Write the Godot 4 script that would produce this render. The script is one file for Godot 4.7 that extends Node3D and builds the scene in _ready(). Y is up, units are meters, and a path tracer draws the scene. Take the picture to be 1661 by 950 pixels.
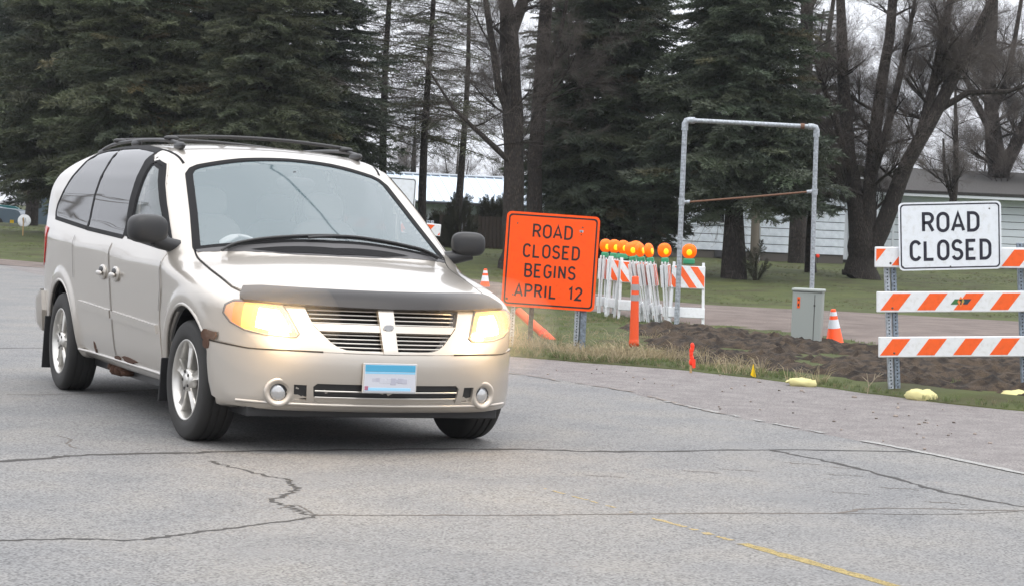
extends Node3D
func _ready():
	# camera, sky, light
	var cam := Camera3D.new()
	cam.name = "camera"; add_child(cam)
	cam.position = Vector3(0, 1.3334, 0); cam.rotation = Vector3(-0.0353, 0, 0.041)
	cam.fov = rad_to_deg(2.0 * atan(475.0 / 3400.0)); cam.near = 0.3; cam.far = 1500.0; cam.current = true
	var e := Environment.new()
	e.background_mode = Environment.BG_SKY
	e.tonemap_mode = Environment.TONE_MAPPER_LINEAR
	e.tonemap_exposure = 1.32
	e.sdfgi_enabled = true; e.ssao_enabled = true; e.ssil_enabled = true
	e.fog_enabled = true; e.fog_density = 0.0003; e.fog_light_color = Color(0.90, 0.92, 0.95)
	e.volumetric_fog_enabled = true; e.volumetric_fog_density = 0.0
	e.sky = Sky.new()
	var pano := PanoramaSkyMaterial.new()
	pano.panorama = overcast()
	e.sky.sky_material = pano
	var we := WorldEnvironment.new()
	we.name = "world_environment"; we.environment = e; add_child(we)
	var sun := DirectionalLight3D.new()
	sun.name = "sun"; add_child(sun)
	sun.rotation = Vector3(-1.05, 0.6, 0)
	sun.light_color = Color(1.0, 0.97, 0.93); sun.light_energy = 0.22; sun.light_angular_distance = 40.0; sun.shadow_enabled = true
	# materials, then the ground and buildings, then the things, small ones last
	ground_materials()
	nature_materials()
	furniture_materials()
	van_materials()
	building_materials()
	build_ground()
	build_house()
	grow()
	build_van(Vector3(-1.0393, 0, -12.36), 0.4339)
	orange_sign()
	plank_barricade(Vector3(3.80, 0.0, -17.5), 0.0, 0.075, "striped three plank barricade carrying a white ROAD CLOSED sign on punched posts", true, Vector3(-0.075, 1.35, 0.06), Vector2(0.855, 0.565))
	plank_barricade(Vector3(-1.78, 0.0, -30.0), 0.1, -0.02, "far striped barricade with a plain white sign, half hidden by the minivan", false, Vector3(-0.05, 1.55, 0.06), Vector2(0.72, 0.62))
	barricade_rank()
	small_things()
	far_left()
	plant_grass()

# an even overcast: three times as bright overhead as at the horizon, with soft unevenness
func overcast() -> ImageTexture:
	var im := Image.create(512, 256, false, Image.FORMAT_RGBF)
	var fn := FastNoiseLite.new()
	fn.seed = 12; fn.frequency = 1.1; fn.fractal_octaves = 4
	for y in 256:
		var el := PI * (0.5 - (y + 0.5) / 256.0)
		for x in 512:
			var a := TAU * x / 512.0
			var d := Vector3(cos(a) * cos(el), sin(el), sin(a) * cos(el))
			var l := SKY * (1.22 + 1.78 * maxf(d.y, 0.0)) / 3.0
			if d.y > 0.0: l *= 1.0 + 0.07 * fn.get_noise_3d(d.x * 2.0, d.y * 5.0, d.z * 2.0)
			var k := clampf(d.y * 1.3, 0.0, 1.0)
			im.set_pixel(x, y, Color(l * lerpf(0.955, 0.985, k), l * lerpf(0.985, 0.995, k), l * lerpf(1.06, 1.03, k)))
	return ImageTexture.create_from_image(im)
const SKY := 2.0
# ---------------------------------------------------------------- geometry helper
class G:
	var v := PackedVector3Array()
	var n := PackedVector3Array()
	var c := PackedColorArray()
	var uv := PackedVector2Array()
	var i := PackedInt32Array()
	var col := Color.WHITE
	func vert(p: Vector3, q: Vector3, t := Vector2.ZERO) -> int:
		v.append(p); n.append(q); c.append(col); uv.append(t)
		return v.size() - 1
	func face(a: int, b: int, d: int):
		var g := (v[d] - v[a]).cross(v[b] - v[a])
		if g.dot(n[a] + n[b] + n[d]) < 0.0:
			i.append(a); i.append(d); i.append(b)
		else:
			i.append(a); i.append(b); i.append(d)
	func tri(a: Vector3, b: Vector3, d: Vector3, out := Vector3.ZERO):
		var q := (d - a).cross(b - a).normalized()
		if out != Vector3.ZERO and q.dot(out) < 0.0: q = -q
		face(vert(a, q), vert(b, q), vert(d, q))
	func quad(a: Vector3, b: Vector3, d: Vector3, e: Vector3, out := Vector3.ZERO):
		var q := (d - a).cross(b - a) + (e - a).cross(d - a)
		q = q.normalized()
		if out != Vector3.ZERO and q.dot(out) < 0.0: q = -q
		var k := vert(a, q, Vector2(0, 0)); vert(b, q, Vector2(1, 0)); vert(d, q, Vector2(1, 1)); vert(e, q, Vector2(0, 1))
		face(k, k + 1, k + 2); face(k, k + 2, k + 3)
	func box(at: Vector3, size: Vector3, b := Basis(), bev := 0.004):
		var h := size * 0.5
		bev = minf(bev, minf(h.x, minf(h.y, h.z)) * 0.6)
		var e := h - Vector3.ONE * bev
		for ax in 3:
			var u := (ax + 1) % 3
			var w := (ax + 2) % 3
			for s in [-1.0, 1.0]:
				var q := []
				for k in [[-1, -1], [1, -1], [1, 1], [-1, 1]]:
					var p := Vector3.ZERO
					p[ax] = s * h[ax]; p[u] = k[0] * e[u]; p[w] = k[1] * e[w]
					q.append(at + b * p)
				var o := Vector3.ZERO
				o[ax] = s
				quad(q[0], q[1], q[2], q[3], b * o)
				for s2 in [-1.0, 1.0]:
					var p0 := Vector3.ZERO
					p0[ax] = s * h[ax]; p0[u] = s2 * e[u]; p0[w] = -e[w]
					var p1 := p0
					p1[w] = e[w]
					var p2 := Vector3.ZERO
					p2[ax] = s * e[ax]; p2[u] = s2 * h[u]; p2[w] = e[w]
					var p3 := p2
					p3[w] = -e[w]
					var o2 := Vector3.ZERO
					o2[ax] = s; o2[u] = s2
					quad(at + b * p0, at + b * p1, at + b * p2, at + b * p3, b * o2)
		for sx in [-1.0, 1.0]:
			for sy in [-1.0, 1.0]:
				for sz in [-1.0, 1.0]:
					var s := Vector3(sx, sy, sz)
					tri(at + b * (s * Vector3(h.x, e.y, e.z)), at + b * (s * Vector3(e.x, h.y, e.z)), at + b * (s * Vector3(e.x, e.y, h.z)), b * s)
	# a plain bar between two points
	func bar(a: Vector3, b: Vector3, w: float, d: float, side := Vector3.RIGHT, bev := 0.004):
		var y := (b - a).normalized()
		var x := (side - y * side.dot(y)).normalized()
		var z := x.cross(y)
		box((a + b) * 0.5, Vector3(w, (b - a).length(), d), Basis(x, y, z), bev)
	func tube(path: PackedVector3Array, rad: PackedFloat32Array, sides := 8, caps := true):
		var m := path.size()
		var start := v.size()
		var x := Vector3.ZERO
		for k in m:
			var t := (path[mini(k + 1, m - 1)] - path[maxi(k - 1, 0)]).normalized()
			if k == 0:
				x = t.cross(Vector3(0.31, 0.2, 0.93)).normalized()
			x = (x - t * x.dot(t)).normalized()
			var y := t.cross(x)
			for s in sides:
				var a := TAU * s / sides
				var d := x * cos(a) + y * sin(a)
				vert(path[k] + d * rad[k], d, Vector2(float(s) / sides, k))
		for k in m - 1:
			for s in sides:
				var a := start + k * sides + s
				var b := start + k * sides + (s + 1) % sides
				face(a, b, b + sides); face(a, b + sides, a + sides)
		if caps:
			for k in [0, m - 1]:
				var t: Vector3 = (path[0] - path[1]).normalized() if k == 0 else (path[m - 1] - path[m - 2]).normalized()
				var o := vert(path[k], t)
				var first := v.size()
				for s in sides:
					vert(v[start + k * sides + s], t)
				for s in sides:
					face(o, first + s, first + (s + 1) % sides)
	func rod(a: Vector3, b: Vector3, r: float, sides := 8, r2 := -1.0):
		tube(PackedVector3Array([a, b]), PackedFloat32Array([r, r if r2 < 0 else r2]), sides)
	# profile of (radius, height) turned round axis; smooth unless points repeat
	func lathe(prof: Array, xf: Transform3D, segs := 24):
		var rows := []
		for k in prof.size():
			var p: Vector2 = prof[k]
			var t0: Vector2 = (p - prof[k - 1]) if k > 0 and p != prof[k - 1] else Vector2.ZERO
			var t1: Vector2 = (prof[k + 1] - p) if k < prof.size() - 1 and p != prof[k + 1] else Vector2.ZERO
			var t := (t0.normalized() + t1.normalized()).normalized()
			var row := []
			for s in segs:
				var a := TAU * s / segs
				var q := Vector3(t.y * cos(a), -t.x, t.y * sin(a))
				row.append(vert(xf * Vector3(p.x * cos(a), p.y, p.x * sin(a)), (xf.basis * q).normalized(), Vector2(float(s) / segs, p.y)))
			rows.append(row)
		for k in prof.size() - 1:
			if prof[k] == prof[k + 1]: continue
			for s in segs:
				var s2 := (s + 1) % segs
				face(rows[k][s], rows[k][s2], rows[k + 1][s2]); face(rows[k][s], rows[k + 1][s2], rows[k + 1][s])
	# flat outline pushed along its local z
	func prism(poly: PackedVector2Array, z0: float, z1: float, xf := Transform3D()):
		var ids := Geometry2D.triangulate_polygon(poly)
		for zz in [z0, z1]:
			var q: Vector3 = xf.basis.z.normalized() * (1.0 if zz == maxf(z0, z1) else -1.0)
			var k := v.size()
			for p in poly: vert(xf * Vector3(p.x, p.y, zz), q, p)
			for t in range(0, ids.size(), 3): face(k + ids[t], k + ids[t + 1], k + ids[t + 2])
		var cw := 1.0 if Geometry2D.is_polygon_clockwise(poly) else -1.0
		for k in poly.size():
			var a := poly[k]
			var b := poly[(k + 1) % poly.size()]
			var o := Vector3(b.y - a.y, a.x - b.x, 0) * -cw
			quad(xf * Vector3(a.x, a.y, z0), xf * Vector3(b.x, b.y, z0), xf * Vector3(b.x, b.y, z1), xf * Vector3(a.x, a.y, z1), xf.basis * o)
	# squashed ball: superellipsoid of half sizes h
	func blob(at: Vector3, h: Vector3, b := Basis(), e := 1.0, rings := 10, segs := 16):
		var rows := []
		for r in rings + 1:
			var f := PI * r / rings - PI / 2
			var row := []
			for s in segs:
				var a := TAU * s / segs
				var cf := pow(absf(cos(f)), e) ; var sf := signf(sin(f)) * pow(absf(sin(f)), e)
				var ca := signf(cos(a)) * pow(absf(cos(a)), e) ; var sa := signf(sin(a)) * pow(absf(sin(a)), e)
				var p := Vector3(cf * ca * h.x, sf * h.y, cf * sa * h.z)
				var q := Vector3(signf(p.x) * pow(absf(p.x / h.x), 2.0 / e - 1.0) / h.x, signf(p.y) * pow(absf(p.y / h.y), 2.0 / e - 1.0) / h.y, signf(p.z) * pow(absf(p.z / h.z), 2.0 / e - 1.0) / h.z)
				row.append(vert(at + b * p, (b * q).normalized()))
			rows.append(row)
		for r in rings:
			for s in segs:
				var s2 := (s + 1) % segs
				face(rows[r][s], rows[r][s2], rows[r + 1][s2]); face(rows[r][s], rows[r + 1][s2], rows[r + 1][s])
	func mesh() -> ArrayMesh:
		var a := []
		a.resize(Mesh.ARRAY_MAX)
		a[Mesh.ARRAY_VERTEX] = v; a[Mesh.ARRAY_NORMAL] = n; a[Mesh.ARRAY_COLOR] = c; a[Mesh.ARRAY_TEX_UV] = uv; a[Mesh.ARRAY_INDEX] = i
		var m := ArrayMesh.new()
		m.add_surface_from_arrays(Mesh.PRIMITIVE_TRIANGLES, a)
		return m

var M := {}
var taken := {}

func numbered(called: String) -> String:
	taken[called] = taken.get(called, -1) + 1
	return called if taken[called] == 0 else "%s_%03d" % [called, taken[called]]

func tag(o: Node, label: String, category: String, group := ""):
	o.set_meta("label", label); o.set_meta("category", category)
	if group: o.set_meta("group", group)
	return o

func thing(called: String, label: String, category: String, at := Vector3.ZERO, turn := 0.0, group := "") -> Node3D:
	var o := Node3D.new()
	o.name = numbered(called); add_child(o, true)
	o.position = at; o.rotation.y = turn
	tag(o, label, category, group)
	return o

func put(called: String, m: Mesh, mat: Material, parent: Node) -> MeshInstance3D:
	var o := MeshInstance3D.new()
	o.mesh = m; o.material_override = mat
	o.cast_shadow = GeometryInstance3D.SHADOW_CASTING_SETTING_ON
	if parent == self:
		o.name = numbered(called)
	else:
		var k := 0
		var nm := called
		while parent.has_node(NodePath(nm)):
			k += 1
			nm = "%s_%03d" % [called, k]
		o.name = nm
	parent.add_child(o, true)
	return o

func part(called: String, g: G, mat: Material, parent: Node) -> MeshInstance3D:
	return put(called, g.mesh(), mat, parent)

func struct(called: String, g: G, mat: Material) -> MeshInstance3D:
	var o := part(called, g, mat, self)
	o.set_meta("kind", "structure")
	return o

func mat(called: String, col: Color, rough := 0.6, metal := 0.0, spec := 0.5) -> StandardMaterial3D:
	var m := StandardMaterial3D.new()
	m.resource_name = called; m.albedo_color = col; m.roughness = rough; m.metallic = metal; m.metallic_specular = spec
	M[called] = m
	return m

# linear base colour
func lin(r: float, g: float, b: float) -> Color:
	return Color(r, g, b).linear_to_srgb()

func smooth(e0: float, e1: float, x: float) -> float:
	return smoothstep(e0, e1, x)
# ---------------------------------------------------------------- ground, road, verge
const VERGE := [-160.0, -120.0, -60.0, -70.0, -20.0, -48.0, -10.39, -42.46, -9.37, -41.6, -4.7, -31.0, -0.16, -20.75, -0.04, -20.27, 0.78, -19.72, 1.56, -19.36, 2.32, -18.5, 2.96, -17.44, 3.52, -16.65, 4.01, -16.23, 6.0, -14.6, 12.0, -10.0, 40.0, 8.0, 140.0, 70.0]
const OUTW := Vector2(0.5, -0.866)
var fn_low := FastNoiseLite.new()
var fn_mid := FastNoiseLite.new()
var fn_hi := FastNoiseLite.new()

func noise_tex(seed_: int, freq: float, colors: Array, size := 512, kind := FastNoiseLite.TYPE_SIMPLEX_SMOOTH, oct := 4, offs: Array = []) -> NoiseTexture2D:
	var t := NoiseTexture2D.new()
	t.width = size; t.height = size; t.seamless = true; t.seamless_blend_skirt = 0.2
	var f := FastNoiseLite.new()
	f.seed = seed_; f.frequency = freq; f.noise_type = kind; f.fractal_octaves = oct
	t.noise = f
	var g := Gradient.new()
	g.colors = PackedColorArray(colors)
	var o := PackedFloat32Array()
	for k in colors.size(): o.append(offs[k] if offs.size() else float(k) / (colors.size() - 1))
	g.offsets = o
	t.color_ramp = g
	return t

func world_mat(called: String, col: Color, fine: Texture2D, fscale: float, coarse: Texture2D, cscale: float, rough := 0.9) -> StandardMaterial3D:
	var m := mat(called, col, rough)
	m.albedo_texture = fine; m.uv1_triplanar = true; m.uv1_world_triplanar = true; m.uv1_scale = Vector3.ONE * fscale
	if coarse:
		m.detail_enabled = true; m.detail_albedo = coarse; m.detail_blend_mode = BaseMaterial3D.BLEND_MODE_MUL; m.detail_uv_layer = BaseMaterial3D.DETAIL_UV_2
		m.uv2_triplanar = true; m.uv2_world_triplanar = true; m.uv2_scale = Vector3.ONE * cscale
	return m

func ground_materials():
	fn_low.frequency = 0.22; fn_low.seed = 3
	fn_mid.frequency = 1.3; fn_mid.seed = 5
	fn_hi.frequency = 4.5; fn_hi.seed = 6
	var speck := noise_tex(21, 0.30, [Color(0.42, 0.42, 0.43), Color(0.80, 0.80, 0.80), Color(0.92, 0.92, 0.92), Color(1, 1, 0.99)], 1024, FastNoiseLite.TYPE_VALUE, 2, [0.0, 0.42, 0.62, 1.0])
	var blot := noise_tex(22, 0.012, [Color(0.86, 0.87, 0.885), Color(0.94, 0.94, 0.94), Color(1.0, 0.985, 0.96)], 512, FastNoiseLite.TYPE_SIMPLEX_SMOOTH, 5)
	var am := world_mat("asphalt", Color(0.577, 0.575, 0.572), speck, 0.42, blot, 0.16, 0.82)
	am.heightmap_enabled = true; am.heightmap_texture = speck; am.heightmap_scale = 0.25
	var sh := world_mat("shoulder", Color(0.59, 0.57, 0.56), speck, 0.5, noise_tex(23, 0.02, [Color(0.84, 0.83, 0.84), Color(1, 1, 1)], 512), 0.3, 0.9)
	var gs := noise_tex(24, 0.22, [Color(0.40, 0.38, 0.37), Color(0.78, 0.75, 0.72), Color(1, 0.98, 0.96)], 1024, FastNoiseLite.TYPE_SIMPLEX, 3)
	world_mat("gravel", Color(0.62, 0.585, 0.57), gs, 0.6, noise_tex(25, 0.02, [Color(0.72, 0.70, 0.70), Color(1, 1, 1)], 512), 0.12, 0.95)
	var lawn_f := noise_tex(26, 0.16, [Color(0.36, 0.36, 0.28), Color(0.74, 0.74, 0.56), Color(1.0, 0.95, 0.72)], 1024, FastNoiseLite.TYPE_SIMPLEX, 4)
	var lawn_c := noise_tex(27, 0.013, [Color(0.72, 0.62, 0.50), Color(0.80, 0.86, 0.66), Color(1.0, 1.0, 0.92)], 512, FastNoiseLite.TYPE_SIMPLEX_SMOOTH, 5)
	world_mat("turf", Color(0.405, 0.435, 0.245), lawn_f, 0.7, lawn_c, 0.11, 0.95)
	var soil_f := noise_tex(28, 0.09, [Color(0.30, 0.27, 0.25), Color(0.62, 0.58, 0.54), Color(1.0, 0.96, 0.90)], 1024, FastNoiseLite.TYPE_SIMPLEX, 5)
	var soil_c := noise_tex(29, 0.022, [Color(0.42, 0.40, 0.39), Color(0.80, 0.78, 0.75), Color(1.0, 0.98, 0.93)], 512, FastNoiseLite.TYPE_SIMPLEX_SMOOTH, 5, [0.3, 0.5, 0.68])
	var so := world_mat("soil", Color(0.50, 0.462, 0.425), soil_f, 0.9, soil_c, 0.45, 0.98)
	so.heightmap_enabled = true; so.heightmap_texture = soil_f; so.heightmap_scale = 2.0
	mat("crack", lin(0.045, 0.042, 0.040), 0.95)
	mat("crack_pale", lin(0.12, 0.105, 0.092), 0.95)
	mat("joint", lin(0.20, 0.17, 0.15), 0.95)
	world_mat("yellow_paint", Color(0.74, 0.655, 0.40), speck, 0.7, noise_tex(30, 0.05, [Color(0.78, 0.78, 0.80), Color(1, 1, 1)], 256), 1.2, 0.8)
	world_mat("yellow_faint", Color(0.70, 0.62, 0.43), speck, 0.7, null, 1.0, 0.8)
	world_mat("white_paint", Color(0.76, 0.76, 0.74), speck, 0.7, noise_tex(31, 0.05, [Color(0.78, 0.78, 0.80), Color(1, 1, 1)], 256), 1.2, 0.8)
	mat("stone", lin(0.13, 0.115, 0.105), 0.9)

func inside_dirt(x: float, z: float) -> float:
	# how far within the dug strip along the verge: 0 outside, 1 well inside
	var s := Vector2(x, z)
	var best := 1e9
	var side := 1.0
	for k in range(0, VERGE.size() - 2, 2):
		var a := Vector2(VERGE[k], VERGE[k + 1])
		var b := Vector2(VERGE[k + 2], VERGE[k + 3])
		var q := Geometry2D.get_closest_point_to_segment(s, a, b)
		best = minf(best, q.distance_to(s))
	for k in range(0, VERGE.size() - 2, 2):
		if x >= VERGE[k] and x < VERGE[k + 2]:
			if z > lerpf(VERGE[k + 1], VERGE[k + 3], (x - VERGE[k]) / (VERGE[k + 2] - VERGE[k])): return 0.0
	var n := fn_mid.get_noise_2d(x * 0.8, z * 0.8) * 0.35
	var m := smoothstep(0.25, 0.75, best + n * 0.6) * smoothstep(5.6, 4.6, best + n + maxf(0.0, 2.6 - x) * 0.3)
	m *= smoothstep(0.95, 1.9, x + n * 0.8 + (best - 1.5) * 0.12)
	return m * smoothstep(16.0, 12.0, x)

func build_ground():
	# turf: a sheet outward from the verge line to the horizon
	var g := G.new()
	var line := []
	for k in range(0, VERGE.size() - 2, 2):
		var a := Vector2(VERGE[k], VERGE[k + 1])
		var b := Vector2(VERGE[k + 2], VERGE[k + 3])
		var near: bool = a.x > -5.0 and b.x < 13.0
		var n := int(ceil(a.distance_to(b) / (0.22 if near else 1.5 if a.x > -25 and b.x < 45 else 12.0)))
		for e in n: line.append(a.lerp(b, float(e) / n))
	line.append(Vector2(140, 70))
	var outs := [0.0, 0.04, 0.1, 0.18, 0.28, 0.4, 0.55, 0.75]
	var s := 0.75
	while s < 500.0:
		s += 0.25 if s < 7.0 else 0.8 if s < 40 else s * 0.15
		outs.append(s)
	var m := outs.size()
	for k in line.size():
		for e in m:
			var edge: float = 0.06 * fn_hi.get_noise_2dv(line[k] * 0.9) if e < 4 else 0.0
			var p: Vector2 = line[k] + OUTW * (outs[e] + edge)
			var y := gy(p.y)
			var d: float = outs[e]
			var amp := smoothstep(0.0, 0.5, d)
			y += amp * (0.035 + 0.03 * fn_mid.get_noise_2dv(p) + 0.05 * fn_low.get_noise_2dv(p)) + (0.004 if e == 0 else 0.012)
			if e == 0: y -= 0.02
			g.vert(Vector3(p.x, y, p.y), Vector3.UP)
	for k in line.size() - 1:
		for e in m - 1:
			var a := k * m + e
			g.face(a, a + 1, a + m + 1); g.face(a, a + m + 1, a + m)
	struct("ground", g, M.turf)
	# road: one wide sheet below
	g = G.new()
	for ix in 141:
		for iz in 141:
			var x := signf(ix - 70) * pow(absf(ix - 70) / 70.0, 2.4) * 500.0
			var z := signf(iz - 70) * pow(absf(iz - 70) / 70.0, 2.4) * 500.0 - 40.0
			g.vert(Vector3(x, gy(z), z), Vector3.UP)
	for ix in 140:
		for iz in 140:
			var a := ix * 141 + iz
			g.face(a, a + 1, a + 142); g.face(a, a + 142, a + 141)
	struct("road", g, M.asphalt)
	# the paler paved shoulder between the white edge line and the verge
	g = G.new()
	var w := [-12.0, -45.0, -6.0, -31.5, -0.03, -18.35, 0.88, -16.78, 1.39, -15.30, 1.89, -14.2, 2.3, -13.36, 2.63, -12.67, 2.96, -11.9, 6.0, -5.4, 16.0, 14.0]
	var vv := [-9.37, -41.6, -4.7, -31.0, -0.1, -20.4, 0.78, -19.72, 1.56, -19.36, 2.32, -18.5, 2.96, -17.44, 3.52, -16.65, 4.01, -16.23, 12.0, -10.0, 40.0, 8.0]
	var rows := 0
	for k in range(0, w.size() - 2, 2):
		for sub in 8:
			var wa := Vector2(w[k], w[k + 1]).lerp(Vector2(w[k + 2], w[k + 3]), sub / 8.0)
			var va := Vector2(vv[k], vv[k + 1]).lerp(Vector2(vv[k + 2], vv[k + 3]), sub / 8.0)
			rows += 1
			for e in 7:
				var p := wa.lerp(va + OUTW * 0.15, e / 6.0)
				if e == 0: p += Vector2(0.5, -0.5) * 0.10 * fn_mid.get_noise_2dv(p * 1.5)
				g.vert(Vector3(p.x, gy(p.y) + (0.0006 if e == 0 else 0.004), p.y), Vector3.UP)
	for k in rows - 1:
		for e in 6:
			var a := k * 7 + e
			g.face(a, a + 1, a + 8); g.face(a, a + 8, a + 7)
	struct("shoulder", g, M.shoulder)
	# gravel strip at the far verge
	g = G.new()
	var gl := [[-60.0, -70.0, -58.0, -66.0], [-20.0, -48.2, -19.0, -45.6], [-10.39, -42.6, -9.98, -40.2], [-9.2, -41.6, -8.5, -39.2], [-4.6, -31.0, -4.1, -29.6]]
	for q in gl.size() - 1:
		for sub in 20:
			for e in 2:
				var p := Vector2(gl[q][e * 2], gl[q][e * 2 + 1]).lerp(Vector2(gl[q + 1][e * 2], gl[q + 1][e * 2 + 1]), sub / 20.0)
				g.vert(Vector3(p.x, gy(p.y) + 0.009, p.y), Vector3.UP)
	for k in (gl.size() - 1) * 20 - 1:
		g.face(k * 2, k * 2 + 1, k * 2 + 3); g.face(k * 2, k * 2 + 3, k * 2 + 2)
	struct("gravel_strip", g, M.gravel)
	# side road of pale gravel
	g = G.new()
	var up := curve(P2([-4.6, -46.5, -3.2, -45.0, -1.88, -43.2, -0.13, -40.0, 1.66, -37.3, 3.13, -34.6, 5.93, -34.1, 8.35, -33.6, 14.0, -32.0, 40.0, -24.0]), 6, false)
	var dn := curve(P2([-4.0, -41.0, -2.2, -38.0, -0.64, -35.5, -0.1, -33.0, 1.12, -29.6, 2.57, -27.2, 3.2, -25.9, 4.22, -23.9, 5.65, -22.9, 12.0, -20.0]), 6, false)
	for k in up.size():
		for e in 5:
			var p := up[k].lerp(dn[k], e / 4.0)
			p += Vector2(0, 0.25 * fn_mid.get_noise_2dv(p)) if e == 0 or e == 4 else Vector2.ZERO
			g.vert(Vector3(p.x, gy(p.y) + (0.125 if e != 0 and e != 4 else 0.02), p.y), Vector3.UP)
	for k in up.size() - 1:
		for e in 4:
			var a := k * 5 + e
			g.face(a, a + 1, a + 6); g.face(a, a + 6, a + 5)
	struct("side_road", g, M.gravel)
	# dug soil
	g = G.new()
	var st := 0.055
	var nx := 150
	var nz := 170
	var ok := PackedByteArray()
	for iz in nz:
		for ix in nx:
			var p := Vector2(0.9 + ix * st, -26.2 + iz * st)
			var q := inside_dirt(p.x, p.y)
			var hgt := fn_low.get_noise_2dv(p * 1.5) * 0.09 + fn_mid.get_noise_2dv(p) * 0.11 + absf(fn_hi.get_noise_2dv(p * 0.6)) * 0.09 + absf(fn_hi.get_noise_2dv(p * 1.8)) * 0.06
			g.vert(Vector3(p.x, gy(p.y) - 0.05 + q * (0.10 + hgt), p.y), Vector3.UP)
			ok.append(1 if q > 0.02 else 0)
	for iz in range(1, nz - 1):
		for ix in range(1, nx - 1):
			var a := iz * nx + ix
			g.n[a] = Vector3(g.v[a - 1].y - g.v[a + 1].y, 2 * st, g.v[a - nx].y - g.v[a + nx].y).normalized()
	for iz in nz - 1:
		for ix in nx - 1:
			var a := iz * nx + ix
			if ok[a] + ok[a + 1] + ok[a + nx] + ok[a + nx + 1] > 0:
				g.face(a, a + 1, a + nx + 1); g.face(a, a + nx + 1, a + nx)
	struct("dirt", g, M.soil)
	# cracks and paint
	var r := RandomNumberGenerator.new()
	r.seed = 40
	var strip := func(called: String, pts: Array, w0: float, w1: float, jit: float, y: float, m: Material, gaps := 0.0):
		var q := G.new()
		var c := curve(P2(pts), 10, false)
		var last := -1
		for k in c.size():
			var t := (c[mini(k + 1, c.size() - 1)] - c[maxi(k - 1, 0)]).normalized()
			var o := Vector2(-t.y, t.x)
			var p := c[k] + o * r.randf_range(-jit, jit)
			var ww := r.randf_range(w0, w1) * 0.5
			if gaps > 0.0 and fn_mid.get_noise_1d(k * 0.9 + pts[0] * 40.0) > 0.5 - gaps:
				last = -1
				continue
			var i0 := q.vert(Vector3(p.x + o.x * ww, gy(p.y) + y, p.y + o.y * ww), Vector3.UP)
			q.vert(Vector3(p.x - o.x * ww, gy(p.y) + y, p.y - o.y * ww), Vector3.UP)
			if last >= 0:
				q.face(last, last + 1, i0 + 1); q.face(last, i0 + 1, i0)
			last = i0
		if q.i.size(): struct(called, q, m)
	strip.call("road_crack", [-4.2, -9.2, -2.56, -10.61, -2.23, -10.98, -1.73, -11.28, -1.1, -11.64, -0.07, -12.09, 0.65, -12.22, 1.69, -12.71, 2.59, -12.91], 0.028, 0.075, 0.022, 0.0012, M.crack)
	strip.call("road_crack", [1.60, -12.66, 1.84, -12.24, 2.12, -11.54, 2.28, -10.98, 2.6, -10.44, 3.0, -9.9], 0.016, 0.05, 0.02, 0.0016, M.crack)
	strip.call("road_crack", [-1.55, -10.97, -1.3, -10.6, -1.09, -10.34, -1.01, -10.1, -0.99, -9.95, -1.03, -9.75, -1.05, -9.56, -0.97, -9.4, -0.88, -9.22, -0.81, -9.14], 0.010, 0.030, 0.024, 0.0014, M.crack)
	strip.call("road_crack", [-0.83, -9.16, 0.04, -9.41, 1.05, -9.77, 1.56, -9.92, 1.84, -10.17, 2.57, -10.3, 3.2, -10.5], 0.012, 0.034, 0.012, 0.0012, M.crack_pale)
	strip.call("road_crack", [1.56, -9.92, 1.9, -9.98, 2.3, -10.12, 2.57, -10.3], 0.006, 0.014, 0.01, 0.0016, M.crack_pale)
	strip.call("road_crack", [-0.82, -9.11, -1.07, -8.76, -1.29, -8.49, -1.45, -8.28, -1.67, -8.24, -1.95, -8.12, -2.8, -7.5], 0.010, 0.038, 0.014, 0.0012, M.crack)
	strip.call("road_crack", [-1.0, -9.3, -0.95, -9.45, -0.9, -9.38, -0.84, -9.2], 0.005, 0.012, 0.01, 0.0018, M.crack_pale)
	strip.call("road_crack", [-2.56, -11.86, -2.44, -11.71, -2.42, -11.5, -2.31, -11.28], 0.006, 0.016, 0.012, 0.0012, M.crack_pale)
	strip.call("road_crack", [-6.5, -16.5, -5.0, -18.2, -4.0, -19.0, -3.3, -19.6], 0.02, 0.05, 0.012, 0.0012, M.crack)
	strip.call("road_crack", [-3.4, -14.2, -2.9, -14.6, -2.4, -15.3], 0.02, 0.04, 0.03, 0.0012, M.crack_pale)
	for k in 9:
		var x := r.randf_range(0.2, 2.2)
		var z := r.randf_range(-12.2, -10.4)
		strip.call("road_crack", [x, z, x + 0.06, z + 0.03, x + 0.12, z + 0.02, x + 0.2, z + 0.06], 0.006, 0.02, 0.02, 0.0012, M.crack_pale)
	strip.call("yellow_line", [1.02, -8.84, 1.22, -8.46, 1.5, -7.93, 1.9, -7.16], 0.05, 0.078, 0.005, 0.0012, M.yellow_paint)
	strip.call("yellow_line", [0.68, -9.50, 0.80, -9.28, 0.90, -9.08, 0.98, -8.92], 0.015, 0.045, 0.006, 0.0012, M.yellow_faint, 0.12)
	strip.call("yellow_line", [0.2, -10.4, 0.36, -10.1, 0.44, -9.96, 0.6, -9.66], 0.008, 0.022, 0.006, 0.0012, M.yellow_faint, 0.2)
	strip.call("white_line", [1.20, -15.85, 1.39, -15.36, 1.62, -14.85, 1.89, -14.28, 2.1, -13.85], 0.02, 0.06, 0.01, 0.0052, M.white_paint, 0.15)
	strip.call("white_line", [2.3, -13.44, 2.63, -12.75, 2.96, -11.94, 3.4, -10.9], 0.045, 0.075, 0.006, 0.0052, M.white_paint, 0.05)
	strip.call("road_joint", [-0.1, -18.3, 0.4, -17.5, 0.88, -16.82, 1.15, -16.05, 1.39, -15.33, 1.62, -14.8], 0.012, 0.04, 0.03, 0.0050, M.joint, 0.3)
	# loose stones on the shoulder
	var xs := []
	var cs := []
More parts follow.
